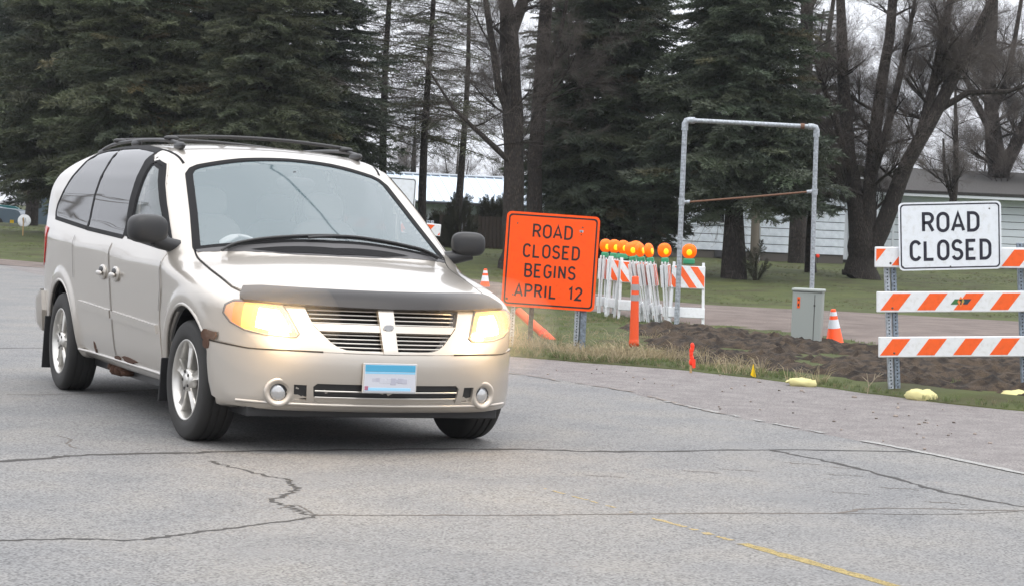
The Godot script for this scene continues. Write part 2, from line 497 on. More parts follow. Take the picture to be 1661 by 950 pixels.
	for k in 70:
		var t := r.randf()
		var a := Vector2(0.2, -18.4).lerp(Vector2(3.2, -11.8), t)
		var p := a + Vector2(0.6, -0.75) * r.randf_range(-0.15, 2.2) * (1.2 - t * 0.3)
		var sz := r.randf_range(0.005, 0.013) if k % 14 else r.randf_range(0.014, 0.024)
		xs.append(Transform3D(Basis(Vector3(0, 1, 0), r.randf() * TAU).scaled(Vector3(sz, sz * 0.6, sz * r.randf_range(0.6, 1.2))), Vector3(p.x, 0.008, p.y)))
		var c := r.randf_range(0.6, 2.6)
		cs.append(Color(c, c * 0.95, c * 0.9))
	var sg := G.new()
	sg.blob(Vector3.ZERO, Vector3.ONE, Basis(), 0.8, 5, 7)
	M.stone.vertex_color_use_as_albedo = true
	multi("gravel", sg.mesh(), xs, cs, M.stone, self)

func tuft(seed_: int, blades: int, lean: float, wid: float, bend: float) -> ArrayMesh:
	var r := RandomNumberGenerator.new()
	r.seed = seed_
	var g := G.new()
	for k in blades:
		var a := r.randf() * TAU
		var p := Vector3(cos(a), 0, sin(a)) * r.randf_range(0.0, 0.35)
		var d := Vector3(cos(a + r.randf_range(-1, 1)) * lean * r.randf(), 1.0, sin(a + r.randf_range(-1, 1)) * lean * r.randf()).normalized()
		var h := r.randf_range(0.5, 1.0)
		var sd := d.cross(Vector3(r.randf_range(-1, 1), 0.1, r.randf_range(-1, 1))).normalized() * wid
		var mid := p + d * h * 0.6
		var tip := p + d * h * 0.9 + Vector3(d.x, -0.2, d.z) * bend * h
		var c := r.randf_range(0.75, 1.2)
		g.col = Color(c, c, c * r.randf_range(0.85, 1.0))
		g.quad(p - sd, p + sd, mid + sd * 0.8, mid - sd * 0.8, Vector3(0, 0.6, 1))
		g.tri(mid - sd * 0.8, mid + sd * 0.8, tip, Vector3(0, 0.6, 1))
	return g.mesh()

func plant_grass():
	var r := RandomNumberGenerator.new()
	r.seed = 60
	var green := tuft(1, 14, 0.7, 0.022, 0.25)
	var fine := tuft(2, 18, 1.1, 0.012, 0.4)
	var xs := []
	var cs := []
	var put_one := func(p: Vector2, h: float, col: Color):
		xs.append(Transform3D(Basis(Vector3(0, 1, 0), r.randf() * TAU).scaled(Vector3(h * 0.9, h, h * 0.9)), Vector3(p.x, gy(p.y) + 0.02, p.y)))
		cs.append(col)
	# the verge's own fringe
	var line := []
	for k in range(10, VERGE.size() - 8, 2):
		var a := Vector2(VERGE[k], VERGE[k + 1])
		var b := Vector2(VERGE[k + 2], VERGE[k + 3])
		var n := int(a.distance_to(b) / 0.05)
		for e in n: line.append(a.lerp(b, float(e) / n))
	for p in line:
		for k in 5:
			var d := pow(r.randf(), 1.6) * (0.55 if p.x > 1.3 else 1.0)
			var q: Vector2 = p + OUTW * (d + 0.02) + Vector2(r.randf_range(-0.06, 0.06), 0)
			var v := r.randf_range(0.7, 1.25)
			put_one.call(q, r.randf_range(0.025, 0.075) * (1.0 if q.x > 1.3 else 1.35), Color(0.115, 0.15, 0.055) * v if r.randf() < 0.78 else Color(0.23, 0.20, 0.12) * v)
	# lawn about the signs and the barricades
	for k in 17000:
		var q := Vector2(r.randf_range(-4.5, 6.5), r.randf_range(-33.5, -18.5))
		var away := 0.0
		var side := 1.0
		for e in range(10, VERGE.size() - 8, 2):
			var a := Vector2(VERGE[e], VERGE[e + 1])
			var b := Vector2(VERGE[e + 2], VERGE[e + 3])
			if q.x >= a.x and q.x < b.x:
				away = lerpf(a.y, b.y, (q.x - a.x) / (b.x - a.x)) - q.y
		if away < 0.1: continue
		if q.x > 0.9 and q.y > -26.2 and inside_dirt(q.x, q.y) > 0.25 and r.randf() > 0.05: continue
		var road := -0.66 * q.x - 28.6 + (1.2 if q.x > 3.0 else 0.0)
		if q.x > 0.0 and q.y < lerpf(-31.6, -22.6, clampf(q.x / 5.6, 0.0, 1.0)): continue
		if q.x <= 0.0 and q.y < -33.0: continue
		var v := r.randf_range(0.7, 1.25)
		var dry := fn_low.get_noise_2dv(q * 2.0) + r.randf_range(-0.4, 0.4)
		put_one.call(q, r.randf_range(0.035, 0.10), Color(0.12, 0.165, 0.055) * v if dry < 0.32 else Color(0.25, 0.215, 0.13) * v)
	multi("grass", green, xs, cs, M.grass_blades, self)
	# lawn far back, coarser
	xs.clear(); cs.clear()
	for k in 9000:
		var q := Vector2(r.randf_range(-2.0, 14.0), r.randf_range(-58.0, -34.6))
		var v := r.randf_range(0.65, 1.2)
		put_one.call(q, r.randf_range(0.04, 0.10), Color(0.105, 0.125, 0.05) * v if r.randf() < 0.7 else Color(0.17, 0.15, 0.085) * v)
	for k in 2500:
		var q := Vector2(r.randf_range(-20.0, -9.0), r.randf_range(-66.0, -43.5))
		var v := r.randf_range(0.7, 1.2)
		put_one.call(q, r.randf_range(0.05, 0.11), Color(0.12, 0.155, 0.055) * v)
	multi("lawn_grass", fine, xs, cs, M.grass_blades, self)
	# dead grass in tan clumps round the posts and on the dirt's edge
	xs.clear(); cs.clear()
	var clumps := [[0.25, -20.95, 0.30, 55], [0.95, -20.2, 0.42, 130], [1.22, -20.5, 0.30, 90], [1.55, -20.6, 0.4, 60], [0.62, -20.7, 0.15, 30], [1.9, -19.6, 0.3, 28], [2.2, -19.0, 0.2, 18], [1.4, -23.4, 0.5, 26], [0.1, -21.6, 0.25, 30], [2.65, -18.2, 0.2, 10], [-0.2, -21.6, 0.3, 20], [0.7, -22.6, 0.6, 30]]
	for c in clumps:
		for k in c[3]:
			var a := r.randf() * TAU
			var d: float = c[2] * sqrt(r.randf())
			var q := Vector2(c[0] + cos(a) * d * 1.2, c[1] + sin(a) * d)
			var v := r.randf_range(0.7, 1.2)
			put_one.call(q, r.randf_range(0.10, 0.27), Color(v, v * 0.97, v * 0.9) * 1.15)
	multi("dry_grass", tuft(3, 9, 1.3, 0.010, 0.5), xs, cs, M.straw, self)
# ---------------------------------------------------------------- houses, fence, cars
func building_materials():
	var s := mat("siding", Color(0.90, 0.93, 0.96), 0.6)
	var nz := noise_tex(71, 0.02, [Color(0.86, 0.87, 0.88), Color(1, 1, 1)], 256)
	s.albedo_texture = nz; s.uv1_triplanar = true; s.uv1_scale = Vector3(0.6, 0.6, 0.6)
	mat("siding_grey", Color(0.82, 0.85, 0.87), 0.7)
	mat("backing", lin(0.06, 0.06, 0.065), 0.9)
	world_mat("shingle", Color(0.345, 0.335, 0.33), noise_tex(72, 0.12, [Color(0.55, 0.55, 0.55), Color(1, 1, 1)], 512, FastNoiseLite.TYPE_CELLULAR, 2), 0.5, null, 1.0, 0.95)
	mat("foundation", lin(0.115, 0.105, 0.095), 0.95)
	mat("trim_white", Color(0.83, 0.85, 0.87), 0.6)
	mat("window_dark", lin(0.02, 0.022, 0.025), 0.08, 0.0, 0.6)
	mat("metal_roof", Color(0.80, 0.85, 0.90), 0.38, 0.3)
	mat("fence_brown", lin(0.055, 0.042, 0.034), 0.9)
	mat("post_wood", lin(0.16, 0.14, 0.115), 0.9)
	mat("car_blue", Color(0.36, 0.42, 0.47), 0.3, 0.4)
	mat("car_teal", Color(0.20, 0.42, 0.44), 0.3, 0.3)
	mat("car_glass", Color(0.16, 0.22, 0.24), 0.05, 0.0, 0.8)
	mat("car_roof", Color(0.80, 0.84, 0.88), 0.3, 0.1)

func box_part(called: String, at: Vector3, size: Vector3, m: Material, parent: Node, b := Basis(), bev := 0.004) -> Node:
	var g := G.new()
	g.box(at, size, b, bev)
	return part(called, g, m, parent)

func siding(parent: Node, x0: float, x1: float, y0: float, y1: float, z: float, n: int, m: Material):
	var w: Node = box_part("wall", Vector3((x0 + x1) / 2, (y0 + y1) / 2, z - 0.1), Vector3(x1 - x0, y1 - y0, 0.16), M.backing, parent)
	var h := (y1 - y0) / n
	var bm: ArrayMesh = null
	var g := G.new()
	g.box(Vector3.ZERO, Vector3(x1 - x0, h - 0.018, 0.02), Basis(Vector3(1, 0, 0), -0.05), 0.003)
	bm = g.mesh()
	for k in n:
		var o := put("siding_board", bm, m, w)
		o.position = Vector3((x0 + x1) / 2, y0 + h * (k + 0.5), z + 0.002)
	return w

func house_window(parent: Node, x: float, y: float, w: float, h: float, z: float):
	var g := G.new()
	for q in [[-w / 2, 0, 0.05, h + 0.1], [w / 2, 0, 0.05, h + 0.1], [0, h / 2, w + 0.05, 0.05], [0, -h / 2, w + 0.05, 0.06]]:
		g.box(Vector3(x + q[0], y + q[1], z + 0.03), Vector3(q[2], q[3], 0.05))
	var f := part("window", g, M.trim_white, parent)
	box_part("pane", Vector3(x, y, z + 0.018), Vector3(w - 0.04, h - 0.04, 0.012), M.window_dark, f)

func gable(parent: Node, called: String, x0: float, x1: float, ze: float, ye: float, zr: float, yr: float, m: Material, thick := 0.1):
	var g := G.new()
	var d := Vector3(0, yr - ye, zr - ze)
	var up := Vector3(0, -d.z, d.y).normalized() * signf(-d.z)
	g.box(Vector3((x0 + x1) / 2, (ye + yr) / 2, (ze + zr) / 2), Vector3(x1 - x0, thick, d.length()), Basis(Vector3(1, 0, 0), up, Vector3(1, 0, 0).cross(up)), 0.01)
	return part(called, g, m, parent)

func build_house():
	var y := 0.36
	var t := thing("white_house", "long low white house with horizontal siding behind the spruces and pipe frame", "house", Vector3(0, y, -60.2), 0.045)
	# front wing
	siding(t, 1.2, 9.55, 0.30, 2.42, 0.0, 9, M.siding)
	box_part("foundation", Vector3(5.375, 0.09, -0.12), Vector3(8.35, 0.42, 0.2), M.foundation, t)
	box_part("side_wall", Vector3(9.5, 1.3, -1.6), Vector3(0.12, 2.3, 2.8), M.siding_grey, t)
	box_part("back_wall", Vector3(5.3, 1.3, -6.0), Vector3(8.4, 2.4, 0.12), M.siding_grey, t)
	house_window(t, 5.75, 1.45, 0.62, 0.72, 0.0)
	house_window(t, 8.62, 1.72, 0.62, 0.55, 0.0)
	house_window(t, 3.1, 1.6, 0.8, 0.7, 0.0)
	box_part("electric_meter", Vector3(9.2, 1.62, 0.06), Vector3(0.13, 0.2, 0.1), M.silver_band, t, Basis(), 0.03)
	box_part("basement_vent", Vector3(6.05, 0.2, 0.0), Vector3(0.5, 0.18, 0.06), M.backing, t)
	gable(t, "roof", 0.8, 10.0, 0.30, 2.46, -3.1, 3.6, M.shingle)
	gable(t, "roof", 0.8, 10.0, -6.6, 2.42, -3.1, 3.6, M.shingle)
	var g := G.new()
	g.tube(PackedVector3Array([Vector3(0.8, 2.46, 0.36), Vector3(10.0, 2.50, 0.36)]), PackedFloat32Array([0.06, 0.06]), 10)
	part("gutter", g, M.trim_white, t)
	g = G.new()
	g.tube(PackedVector3Array([Vector3(9.98, 2.45, 0.5), Vector3(10.0, 2.3, 0.4), Vector3(9.85, 2.05, 0.05), Vector3(9.7, 1.85, -0.02), Vector3(9.7, 0.2, -0.02)]), PackedFloat32Array([0.05, 0.05, 0.05, 0.05, 0.045]), 8)
	part("downspout", g, M.trim_white, t)
	# rear wing
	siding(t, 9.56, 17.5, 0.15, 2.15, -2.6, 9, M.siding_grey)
	box_part("foundation", Vector3(13.5, 0.02, -2.75), Vector3(7.9, 0.34, 0.2), M.foundation, t)
	box_part("fascia", Vector3(13.7, 2.2, -2.05), Vector3(8.2, 0.13, 0.04), M.trim_white, t)
	box_part("soffit", Vector3(13.7, 2.17, -2.35), Vector3(8.2, 0.03, 0.55), M.trim_white, t)
	gable(t, "roof", 9.7, 17.9, -2.0, 2.27, -6.0, 3.05, M.shingle)
	gable(t, "roof", 9.7, 17.9, -10.0, 2.27, -6.0, 3.05, M.shingle)
	house_window(t, 14.35, 1.35, 0.36, 0.95, -2.6)
	box_part("door", Vector3(10.25, 1.05, -2.55), Vector3(0.85, 1.8, 0.06), M.trim_white, t)
	for x in [10.9, 11.4]:
		g = G.new(); g.bar(Vector3(x, 0, -1.9), Vector3(x, 2.15, -1.9), 0.06, 0.06); part("porch_post", g, M.trim_white, t)
	# the gable end that shows by the double trunk
	t = thing("gable_house", "white gable end peeking out between the trunks and the spruce", "house", Vector3(1.1, 0.36, -67.0), 0.0)
	siding(t, -0.55, 1.6, 0.2, 2.0, 0.0, 8, M.siding)
	g = G.new(); g.bar(Vector3(-0.75, 2.05, 0.1), Vector3(1.2, 3.6, 0.1), 0.06, 0.16, Vector3(1, -1, 0)); part("barge_board", g, M.trim_white, t)
	g = G.new(); g.box(Vector3(0.25, 2.83, -1.9), Vector3(2.5, 0.08, 4.0), Basis(Vector3(0, 0, 1), atan2(1.55, 1.95)), 0.01); part("roof", g, M.shingle, t)
	# shed with a ribbed metal roof
	t = thing("metal_roof_shed", "low white shed with a pale ribbed metal roof", "shed", Vector3(-1.85, 0.36, -66.0), 0.18)
	box_part("wall", Vector3(0, 0.70, -0.15), Vector3(5.4, 1.40, 0.16), M.siding, t)
	box_part("back_wall", Vector3(0, 0.9, -6.0), Vector3(5.4, 1.4, 0.16), M.siding, t)
	var roof: MeshInstance3D = gable(t, "roof", -3.2, 3.2, 0.25, 1.41, -3.1, 2.28, M.metal_roof, 0.05)
	gable(t, "roof", -3.2, 3.2, -6.4, 1.41, -3.1, 2.28, M.metal_roof, 0.05)
	for k in 22:
		g = G.new()
		var x := -3.15 + 0.3 * k
		g.bar(Vector3(x, 1.415 + 0.035, 0.26), Vector3(x, 2.285 + 0.035, -3.08), 0.04, 0.03)
		part("rib", g, M.metal_roof, roof)
	box_part("ridge_cap", Vector3(0, 2.33, -3.1), Vector3(6.4, 0.05, 0.3), M.trim_white, t)
	box_part("fascia", Vector3(0, 1.36, 0.27), Vector3(6.4, 0.06, 0.03), M.backing, t)
	# picket fence
	t = thing("picket_fence", "dark brown board fence beside the thick trunk", "fence", Vector3(-1.25, 0.36, -62.4), -0.05)
	g = G.new()
	g.box(Vector3.ZERO, Vector3(0.10, 1.0, 0.02), Basis(), 0.004)
	var pm := g.mesh()
	for k in 17:
		var o := put("picket", pm, M.fence_brown, t)
		o.position = Vector3(-0.95 + 0.115 * k, 0.5 + 0.012 * sin(k * 2.1), 0)
	for yy in [0.25, 0.85]: box_part("rail", Vector3(0, yy, -0.03), Vector3(2.0, 0.07, 0.03), M.fence_brown, t)
	# wooden post
	t = thing("wooden_post", "weathered wooden pole standing close to the white siding", "pole", Vector3(6.6, 0.3, -57.5))
	g = G.new(); g.tube(PackedVector3Array([Vector3(0.02, 0, 0), Vector3(0, 1.2, 0), Vector3(-0.06, 3.2, 0)]), PackedFloat32Array([0.135, 0.12, 0.11]), 10); part("pole", g, M.post_wood, t)
	g = G.new(); g.tube(PackedVector3Array([Vector3(0.13, 0.15, 0.05), Vector3(0.12, 1.1, 0.05)]), PackedFloat32Array([0.03, 0.03]), 6); part("conduit", g, M.silver_band, t)
	t = thing("round_marker", "small round red marker low before the house foundation", "marker", Vector3(8.55, 0.36, -58.9))
	g = G.new(); g.rod(Vector3(0, 0, 0), Vector3(0, 0.25, 0), 0.012, 5); part("rod", g, M.bolt, t)
	g = G.new(); g.blob(Vector3(0, 0.28, 0), Vector3(0.055, 0.055, 0.02), Basis(), 1.0, 6, 10); part("disc", g, M.ribbon_orange, t)

func parked_car(called: String, at: Vector3, turn: float, label: String, paint: Material, roofm: Material, prof: Array, glass: Array, L: float):
	var t := thing(called, label, "car", at, turn, "cars parked beyond the grass")
	var w := 0.84
	var g := G.new()
	var out := curve(P2(prof), 3)
	g.prism(out, -w, w)
	part("body", g, paint, t)
	for q in glass:
		for s in [-1.0, 1.0]:
			g = G.new()
			g.prism(pv(q), s * (w + 0.004) - 0.004, s * (w + 0.004) + 0.004)
			part("window", g, M.car_glass, t)
	if roofm != paint:
		g = G.new()
		g.box(Vector3(-0.35, 1.44, 0), Vector3(2.3, 0.06, 1.5), Basis(), 0.025)
		part("roof", g, roofm, t)
	for x in [-L * 0.30, L * 0.30]:
		for s in [-1.0, 1.0]:
			g = G.new()
			g.lathe(P2([0.0, 0.10, 0.19, 0.10, 0.2, 0.09, 0.30, 0.10, 0.32, 0.06, 0.32, -0.09, 0.0, -0.09]), Transform3D(Basis(Vector3(1, 0, 0), s * PI / 2), Vector3(x, 0.32, s * (w - 0.05))), 18)
			var wh := part("wheel", g, M.rubber, t)
			g = G.new()
			g.lathe(P2([0.0, 0.105, 0.18, 0.105, 0.19, 0.1]), Transform3D(Basis(Vector3(1, 0, 0), s * PI / 2), Vector3(x, 0.32, s * (w - 0.05))), 14)
			part("hub_cap", g, M.alloy, wh)

func far_left():
	parked_car("parked_car", Vector3(-20.1, 0.04, -76.0), 0.05, "dull blue sedan at the grass edge, half behind a trunk", M.car_blue, M.car_blue, [-2.3, 0.35, -2.3, 0.8, -1.9, 0.93, -1.1, 0.97, -0.5, 1.38, 0.6, 1.40, 1.2, 0.98, 2.1, 0.88, 2.3, 0.7, 2.3, 0.35, 2.0, 0.25, -2.0, 0.25], [[-0.95, 0.98, -0.45, 1.32, 0.02, 1.34, 0.02, 0.98], [0.08, 0.98, 0.08, 1.34, 0.55, 1.34, 1.0, 0.98]], 4.6)
	parked_car("parked_car", Vector3(-15.0, 0.04, -76.5), 0.03, "blue grey wagon with a pale roof beside the trunk", M.car_blue, M.car_roof, [-2.3, 0.35, -2.3, 0.9, -2.1, 1.0, -1.9, 1.42, 0.5, 1.46, 1.2, 1.0, 2.1, 0.9, 2.3, 0.7, 2.3, 0.35, 2.0, 0.25, -2.0, 0.25], [[-1.8, 1.0, -1.7, 1.36, -1.05, 1.38, -1.05, 1.0], [-0.98, 1.0, -0.98, 1.38, -0.25, 1.38, -0.25, 1.0], [-0.18, 1.0, -0.18, 1.38, 0.45, 1.38, 0.95, 1.0]], 4.6)
	parked_car("parked_car", Vector3(-22.2, 0.1, -84.0), 0.2, "teal car far off at the picture's edge", M.car_teal, M.car_teal, [-2.3, 0.35, -2.3, 0.9, -2.1, 1.0, -1.9, 1.42, 0.5, 1.46, 1.2, 1.0, 2.1, 0.9, 2.3, 0.7, 2.3, 0.35, 2.0, 0.25, -2.0, 0.25], [[-1.8, 1.0, -1.7, 1.36, -1.05, 1.38, -1.05, 1.0], [-0.98, 1.0, -0.98, 1.38, 0.45, 1.38, 0.95, 1.0]], 4.6)
	var t := thing("white_disc", "round white lid leaning against the spruce trunk by the cars", "lid", Vector3(-16.2, 0.36, -69.2))
	var g := G.new()
	g.lathe(P2([0.0, 0.02, 0.20, 0.02, 0.22, 0.0, 0.0, 0.0]), Transform3D(Basis(Vector3(1, 0, 0), PI / 2 - 0.15), Vector3(0, 0.24, 0)), 24)
	part("disc", g, M.white_plastic, t)
	for k in 3:
		g = G.new(); g.box(Vector3(-0.04 + 0.05 * k, 0.22, 0.03), Vector3(0.012, 0.24, 0.006), Basis(Vector3(0, 0, 1), 0.2)); part("slot", g, M.bolt, t)
	t = thing("survey_stake", "thin pale survey stake upright in the far grass", "stake", Vector3(-12.9, 0.26, -55.0))
	g = G.new(); g.bar(Vector3(0, 0, 0), Vector3(0, 0.58, 0), 0.03, 0.02); part("stake", g, M.stake_wood, t)
	var spots := [[-14.45, -60.0, M.flag_yellow, "yellow marker flag in the far grass near the cars"], [-13.2, -62.5, M.ribbon_orange, "red marker flag in the far grass beside the pale stake"], [-11.7, -58.0, M.ribbon_orange, "small orange flag in the far grass close to the minivan"], [-15.4, -60.5, M.ribbon_orange, "orange flag at the far grass's outer edge"], [-11.4, -45.6, M.flag_yellow, "low yellow flag near the gravel edge"]]
	for s in spots:
		t = thing("marker_flag", s[3], "marker flag", Vector3(s[0], gy(s[1]) + 0.02, s[1]))
		g = G.new(); g.rod(Vector3.ZERO, Vector3(0, 0.32, 0), 0.006, 5); part("wire", g, M.bolt, t)
		g = G.new(); g.box(Vector3(0.05, 0.27, 0), Vector3(0.11, 0.09, 0.006), Basis(Vector3(0, 1, 0), 0.3), 0.002); part("flag", g, s[2], t)
	# utility poles out to the side, with their wires: the minivan's windows mirror them
	var poles := [[-39.2, -61.6, 8.2, "wooden utility pole across the field, out past the parked cars"], [-69.0, -102.0, 11.5, "farther wooden utility pole along the field road"], [-18.0, -15.7, 9.2, "wooden utility pole at the near side of the crossing"], [-30.4, -47.4, 6.6, "short wooden utility pole nearer the crossing, out in the field"], [20.0, -20.3, 9.2, "wooden utility pole beyond the barricade's end"]]
	for p in poles:
		t = thing("utility_pole", p[3], "utility pole", Vector3(p[0], 0, p[1]), 0.4)
		g = G.new(); g.tube(PackedVector3Array([Vector3.ZERO, Vector3(0.1, p[2], 0)]), PackedFloat32Array([0.17, 0.11]), 10); part("pole", g, M.post_wood, t)
		for k in 2:
			g = G.new(); g.box(Vector3(0.1, p[2] - 0.5 - 0.8 * k, 0.13), Vector3(2.4, 0.12, 0.1), Basis(Vector3(0, 0, 1), 0.02)); part("crossarm", g, M.post_wood, t)
		for x in [-1.0, -0.4, 0.6, 1.1]:
			g = G.new(); g.blob(Vector3(x, p[2] - 0.38, 0.13), Vector3(0.05, 0.09, 0.05), Basis(), 0.9, 6, 8); part("insulator", g, M.silver_band, t)
	g = G.new()
	var path := PackedVector3Array()
	var rad := PackedFloat32Array()
	for k in 21:
		var u := k / 20.0
		path.append(Vector3(-18, 8.7, -15.6).lerp(Vector3(20, 8.7, -20.2), u) - Vector3(0, 0.7 * 4.0 * u * (1 - u), 0)); rad.append(0.028)
	g.tube(path, rad, 5)
	tag(part("overhead_cable", g, M.black_plastic, self), "black cable slung between the near utility poles over the crossing", "cable")
# ---------------------------------------------------------------- trees and plants
func leafy(called: String, r: float, g: float, b: float, back := 0.25) -> StandardMaterial3D:
	var m := mat(called, lin(r, g, b), 0.75)
	m.vertex_color_use_as_albedo = true
	if back > 0.0:
		m.backlight_enabled = true; m.backlight = Color(back, back, back * 0.7)
	return m

func nature_materials():
	leafy("spruce_needles", 0.074, 0.094, 0.066, 0.12)
	leafy("olive_needles", 0.086, 0.100, 0.060, 0.12)
	leafy("bare_twigs", 0.105, 0.088, 0.078, 0.0)
	leafy("grass_blades", 1, 1, 1, 0.4)
	leafy("straw", 0.33, 0.28, 0.20, 0.3)
	leafy("cedar", 0.055, 0.058, 0.035, 0.1)
	var bark := mat("bark", lin(0.135, 0.112, 0.097), 0.95)
	var nz := NoiseTexture2D.new()
	nz.width = 512; nz.height = 512; nz.seamless = true
	var fn := FastNoiseLite.new()
	fn.noise_type = FastNoiseLite.TYPE_CELLULAR; fn.frequency = 0.05; fn.seed = 9
	fn.cellular_return_type = FastNoiseLite.RETURN_DISTANCE2_SUB
	nz.noise = fn
	var rp := Gradient.new()
	rp.colors = PackedColorArray([Color(0.28, 0.28, 0.29), Color(1, 0.98, 0.95)])
	nz.color_ramp = rp
	bark.albedo_texture = nz; bark.uv1_triplanar = true; bark.uv1_scale = Vector3(1.1, 0.30, 1.1)
	bark.heightmap_enabled = true; bark.heightmap_texture = nz; bark.heightmap_scale = 5.0

# a spruce branch, 1 long, along z: a stem with side twigs set with needles
func bough(seed_: int, twigs: int, needles: int, droop: float, nlen: float, nwid: float) -> ArrayMesh:
	var r := RandomNumberGenerator.new()
	r.seed = seed_
	var g := G.new()
	var axis := func(t: float) -> Vector3: return Vector3(0, -droop * t * t + 0.10 * droop * t * t * t * t * 3.0, t)
	var stem := PackedVector3Array()
	var rad := PackedFloat32Array()
	for k in 6:
		stem.append(axis.call(k / 5.0)); rad.append(0.012 * (1.05 - k / 5.0))
	g.col = Color(0.8, 0.65, 0.5)
	g.tube(stem, rad, 4, false)
	for k in twigs:
		var t := pow(float(k + 0.5) / twigs, 0.8)
		var base: Vector3 = axis.call(t)
		var sd := 1.0 if k % 2 == 0 else -1.0
		var L := (0.34 * (1.0 - t) + 0.10) * r.randf_range(0.7, 1.2)
		if t < 0.2: L *= 0.5
		var a := r.randf_range(0.55, 1.0)
		var d := Vector3(sd * sin(a), r.randf_range(-0.35, 0.12) - droop * 0.3, cos(a)).normalized()
		for j in needles:
			var u := (j + r.randf()) / needles
			var p := base + d * L * u + Vector3(0, -0.10 * L * u * u, 0)
			var q := (d + Vector3(r.randf_range(-0.9, 0.9), r.randf_range(-0.6, 0.7), r.randf_range(-0.9, 0.9))).normalized()
			var ln := nlen * r.randf_range(0.7, 1.3)
			var sx := q.cross(Vector3(r.randf_range(-1, 1), r.randf_range(-1, 1), r.randf_range(-1, 1))).normalized() * nwid
			var c := r.randf_range(0.75, 1.2)
			g.col = Color(c, c, c * r.randf_range(0.85, 1.05))
			g.tri(p - sx, p + sx, p + q * ln, Vector3(0, 1, 0.2))
	return g.mesh()

# a spray of bare twigs, 1 long
func spray(seed_: int, count: int, spread: float, thick: float) -> ArrayMesh:
	var r := RandomNumberGenerator.new()
	r.seed = seed_
	var g := G.new()
	var add := func(a: Vector3, b: Vector3, w0: float, w1: float):
		var m := (a + b) * 0.5 + Vector3(r.randf_range(-1, 1), r.randf_range(-1, 1), r.randf_range(-1, 1)) * a.distance_to(b) * 0.07
		g.tube(PackedVector3Array([a, m, b]), PackedFloat32Array([w0, (w0 + w1) * 0.5, w1]), 3, false)
	add.call(Vector3.ZERO, Vector3(0, 0, 0.95), thick, thick * 0.4)
	for k in count:
		var t := r.randf_range(0.1, 0.95)
		var p := Vector3(0, 0, t * 0.95)
		var a := r.randf() * TAU
		var d := Vector3(cos(a) * spread, sin(a) * spread, r.randf_range(0.5, 1.0)).normalized()
		var L := r.randf_range(0.2, 0.45) * (1.2 - t * 0.6)
		add.call(p, p + d * L, thick * 0.55, thick * 0.25)
		for j in 3:
			var u := r.randf_range(0.3, 0.95)
			var d2 := (d + Vector3(r.randf_range(-1, 1), r.randf_range(-1, 1), r.randf_range(-0.5, 1)) * 0.8).normalized()
			add.call(p + d * L * u, p + d * L * u + d2 * L * r.randf_range(0.3, 0.6), thick * 0.35, thick * 0.2)
	return g.mesh()

func multi(called: String, mesh: Mesh, xs: Array, cols: Array, m: Material, parent: Node) -> MultiMeshInstance3D:
	var mm := MultiMesh.new()
	mm.transform_format = MultiMesh.TRANSFORM_3D
	mm.use_colors = true
	mm.mesh = mesh
	mm.instance_count = xs.size()
	for k in xs.size():
		mm.set_instance_transform(k, xs[k]); mm.set_instance_color(k, cols[k])
	var o := MultiMeshInstance3D.new()
	o.multimesh = mm; o.material_override = m; o.name = called if parent != self else numbered(called)
	var k := 0
	while parent != self and parent.has_node(NodePath(o.name)):
		k += 1
		o.name = "%s_%03d" % [called, k]
	parent.add_child(o, true)
	o.set_meta("kind", "stuff")
	return o

var boughs := []
var thin_boughs := []
var sprays := []

func aim(d: Vector3, roll := 0.0) -> Basis:
	var z := d.normalized()
	var x := Vector3.UP.cross(z)
	x = x.normalized() if x.length() > 0.01 else Vector3.RIGHT
	return Basis(x, z.cross(x), z) * Basis(Vector3(0, 0, 1), roll)

func gy(z: float) -> float: return 0.38 * smoothstep(34.0, 62.0, -z)

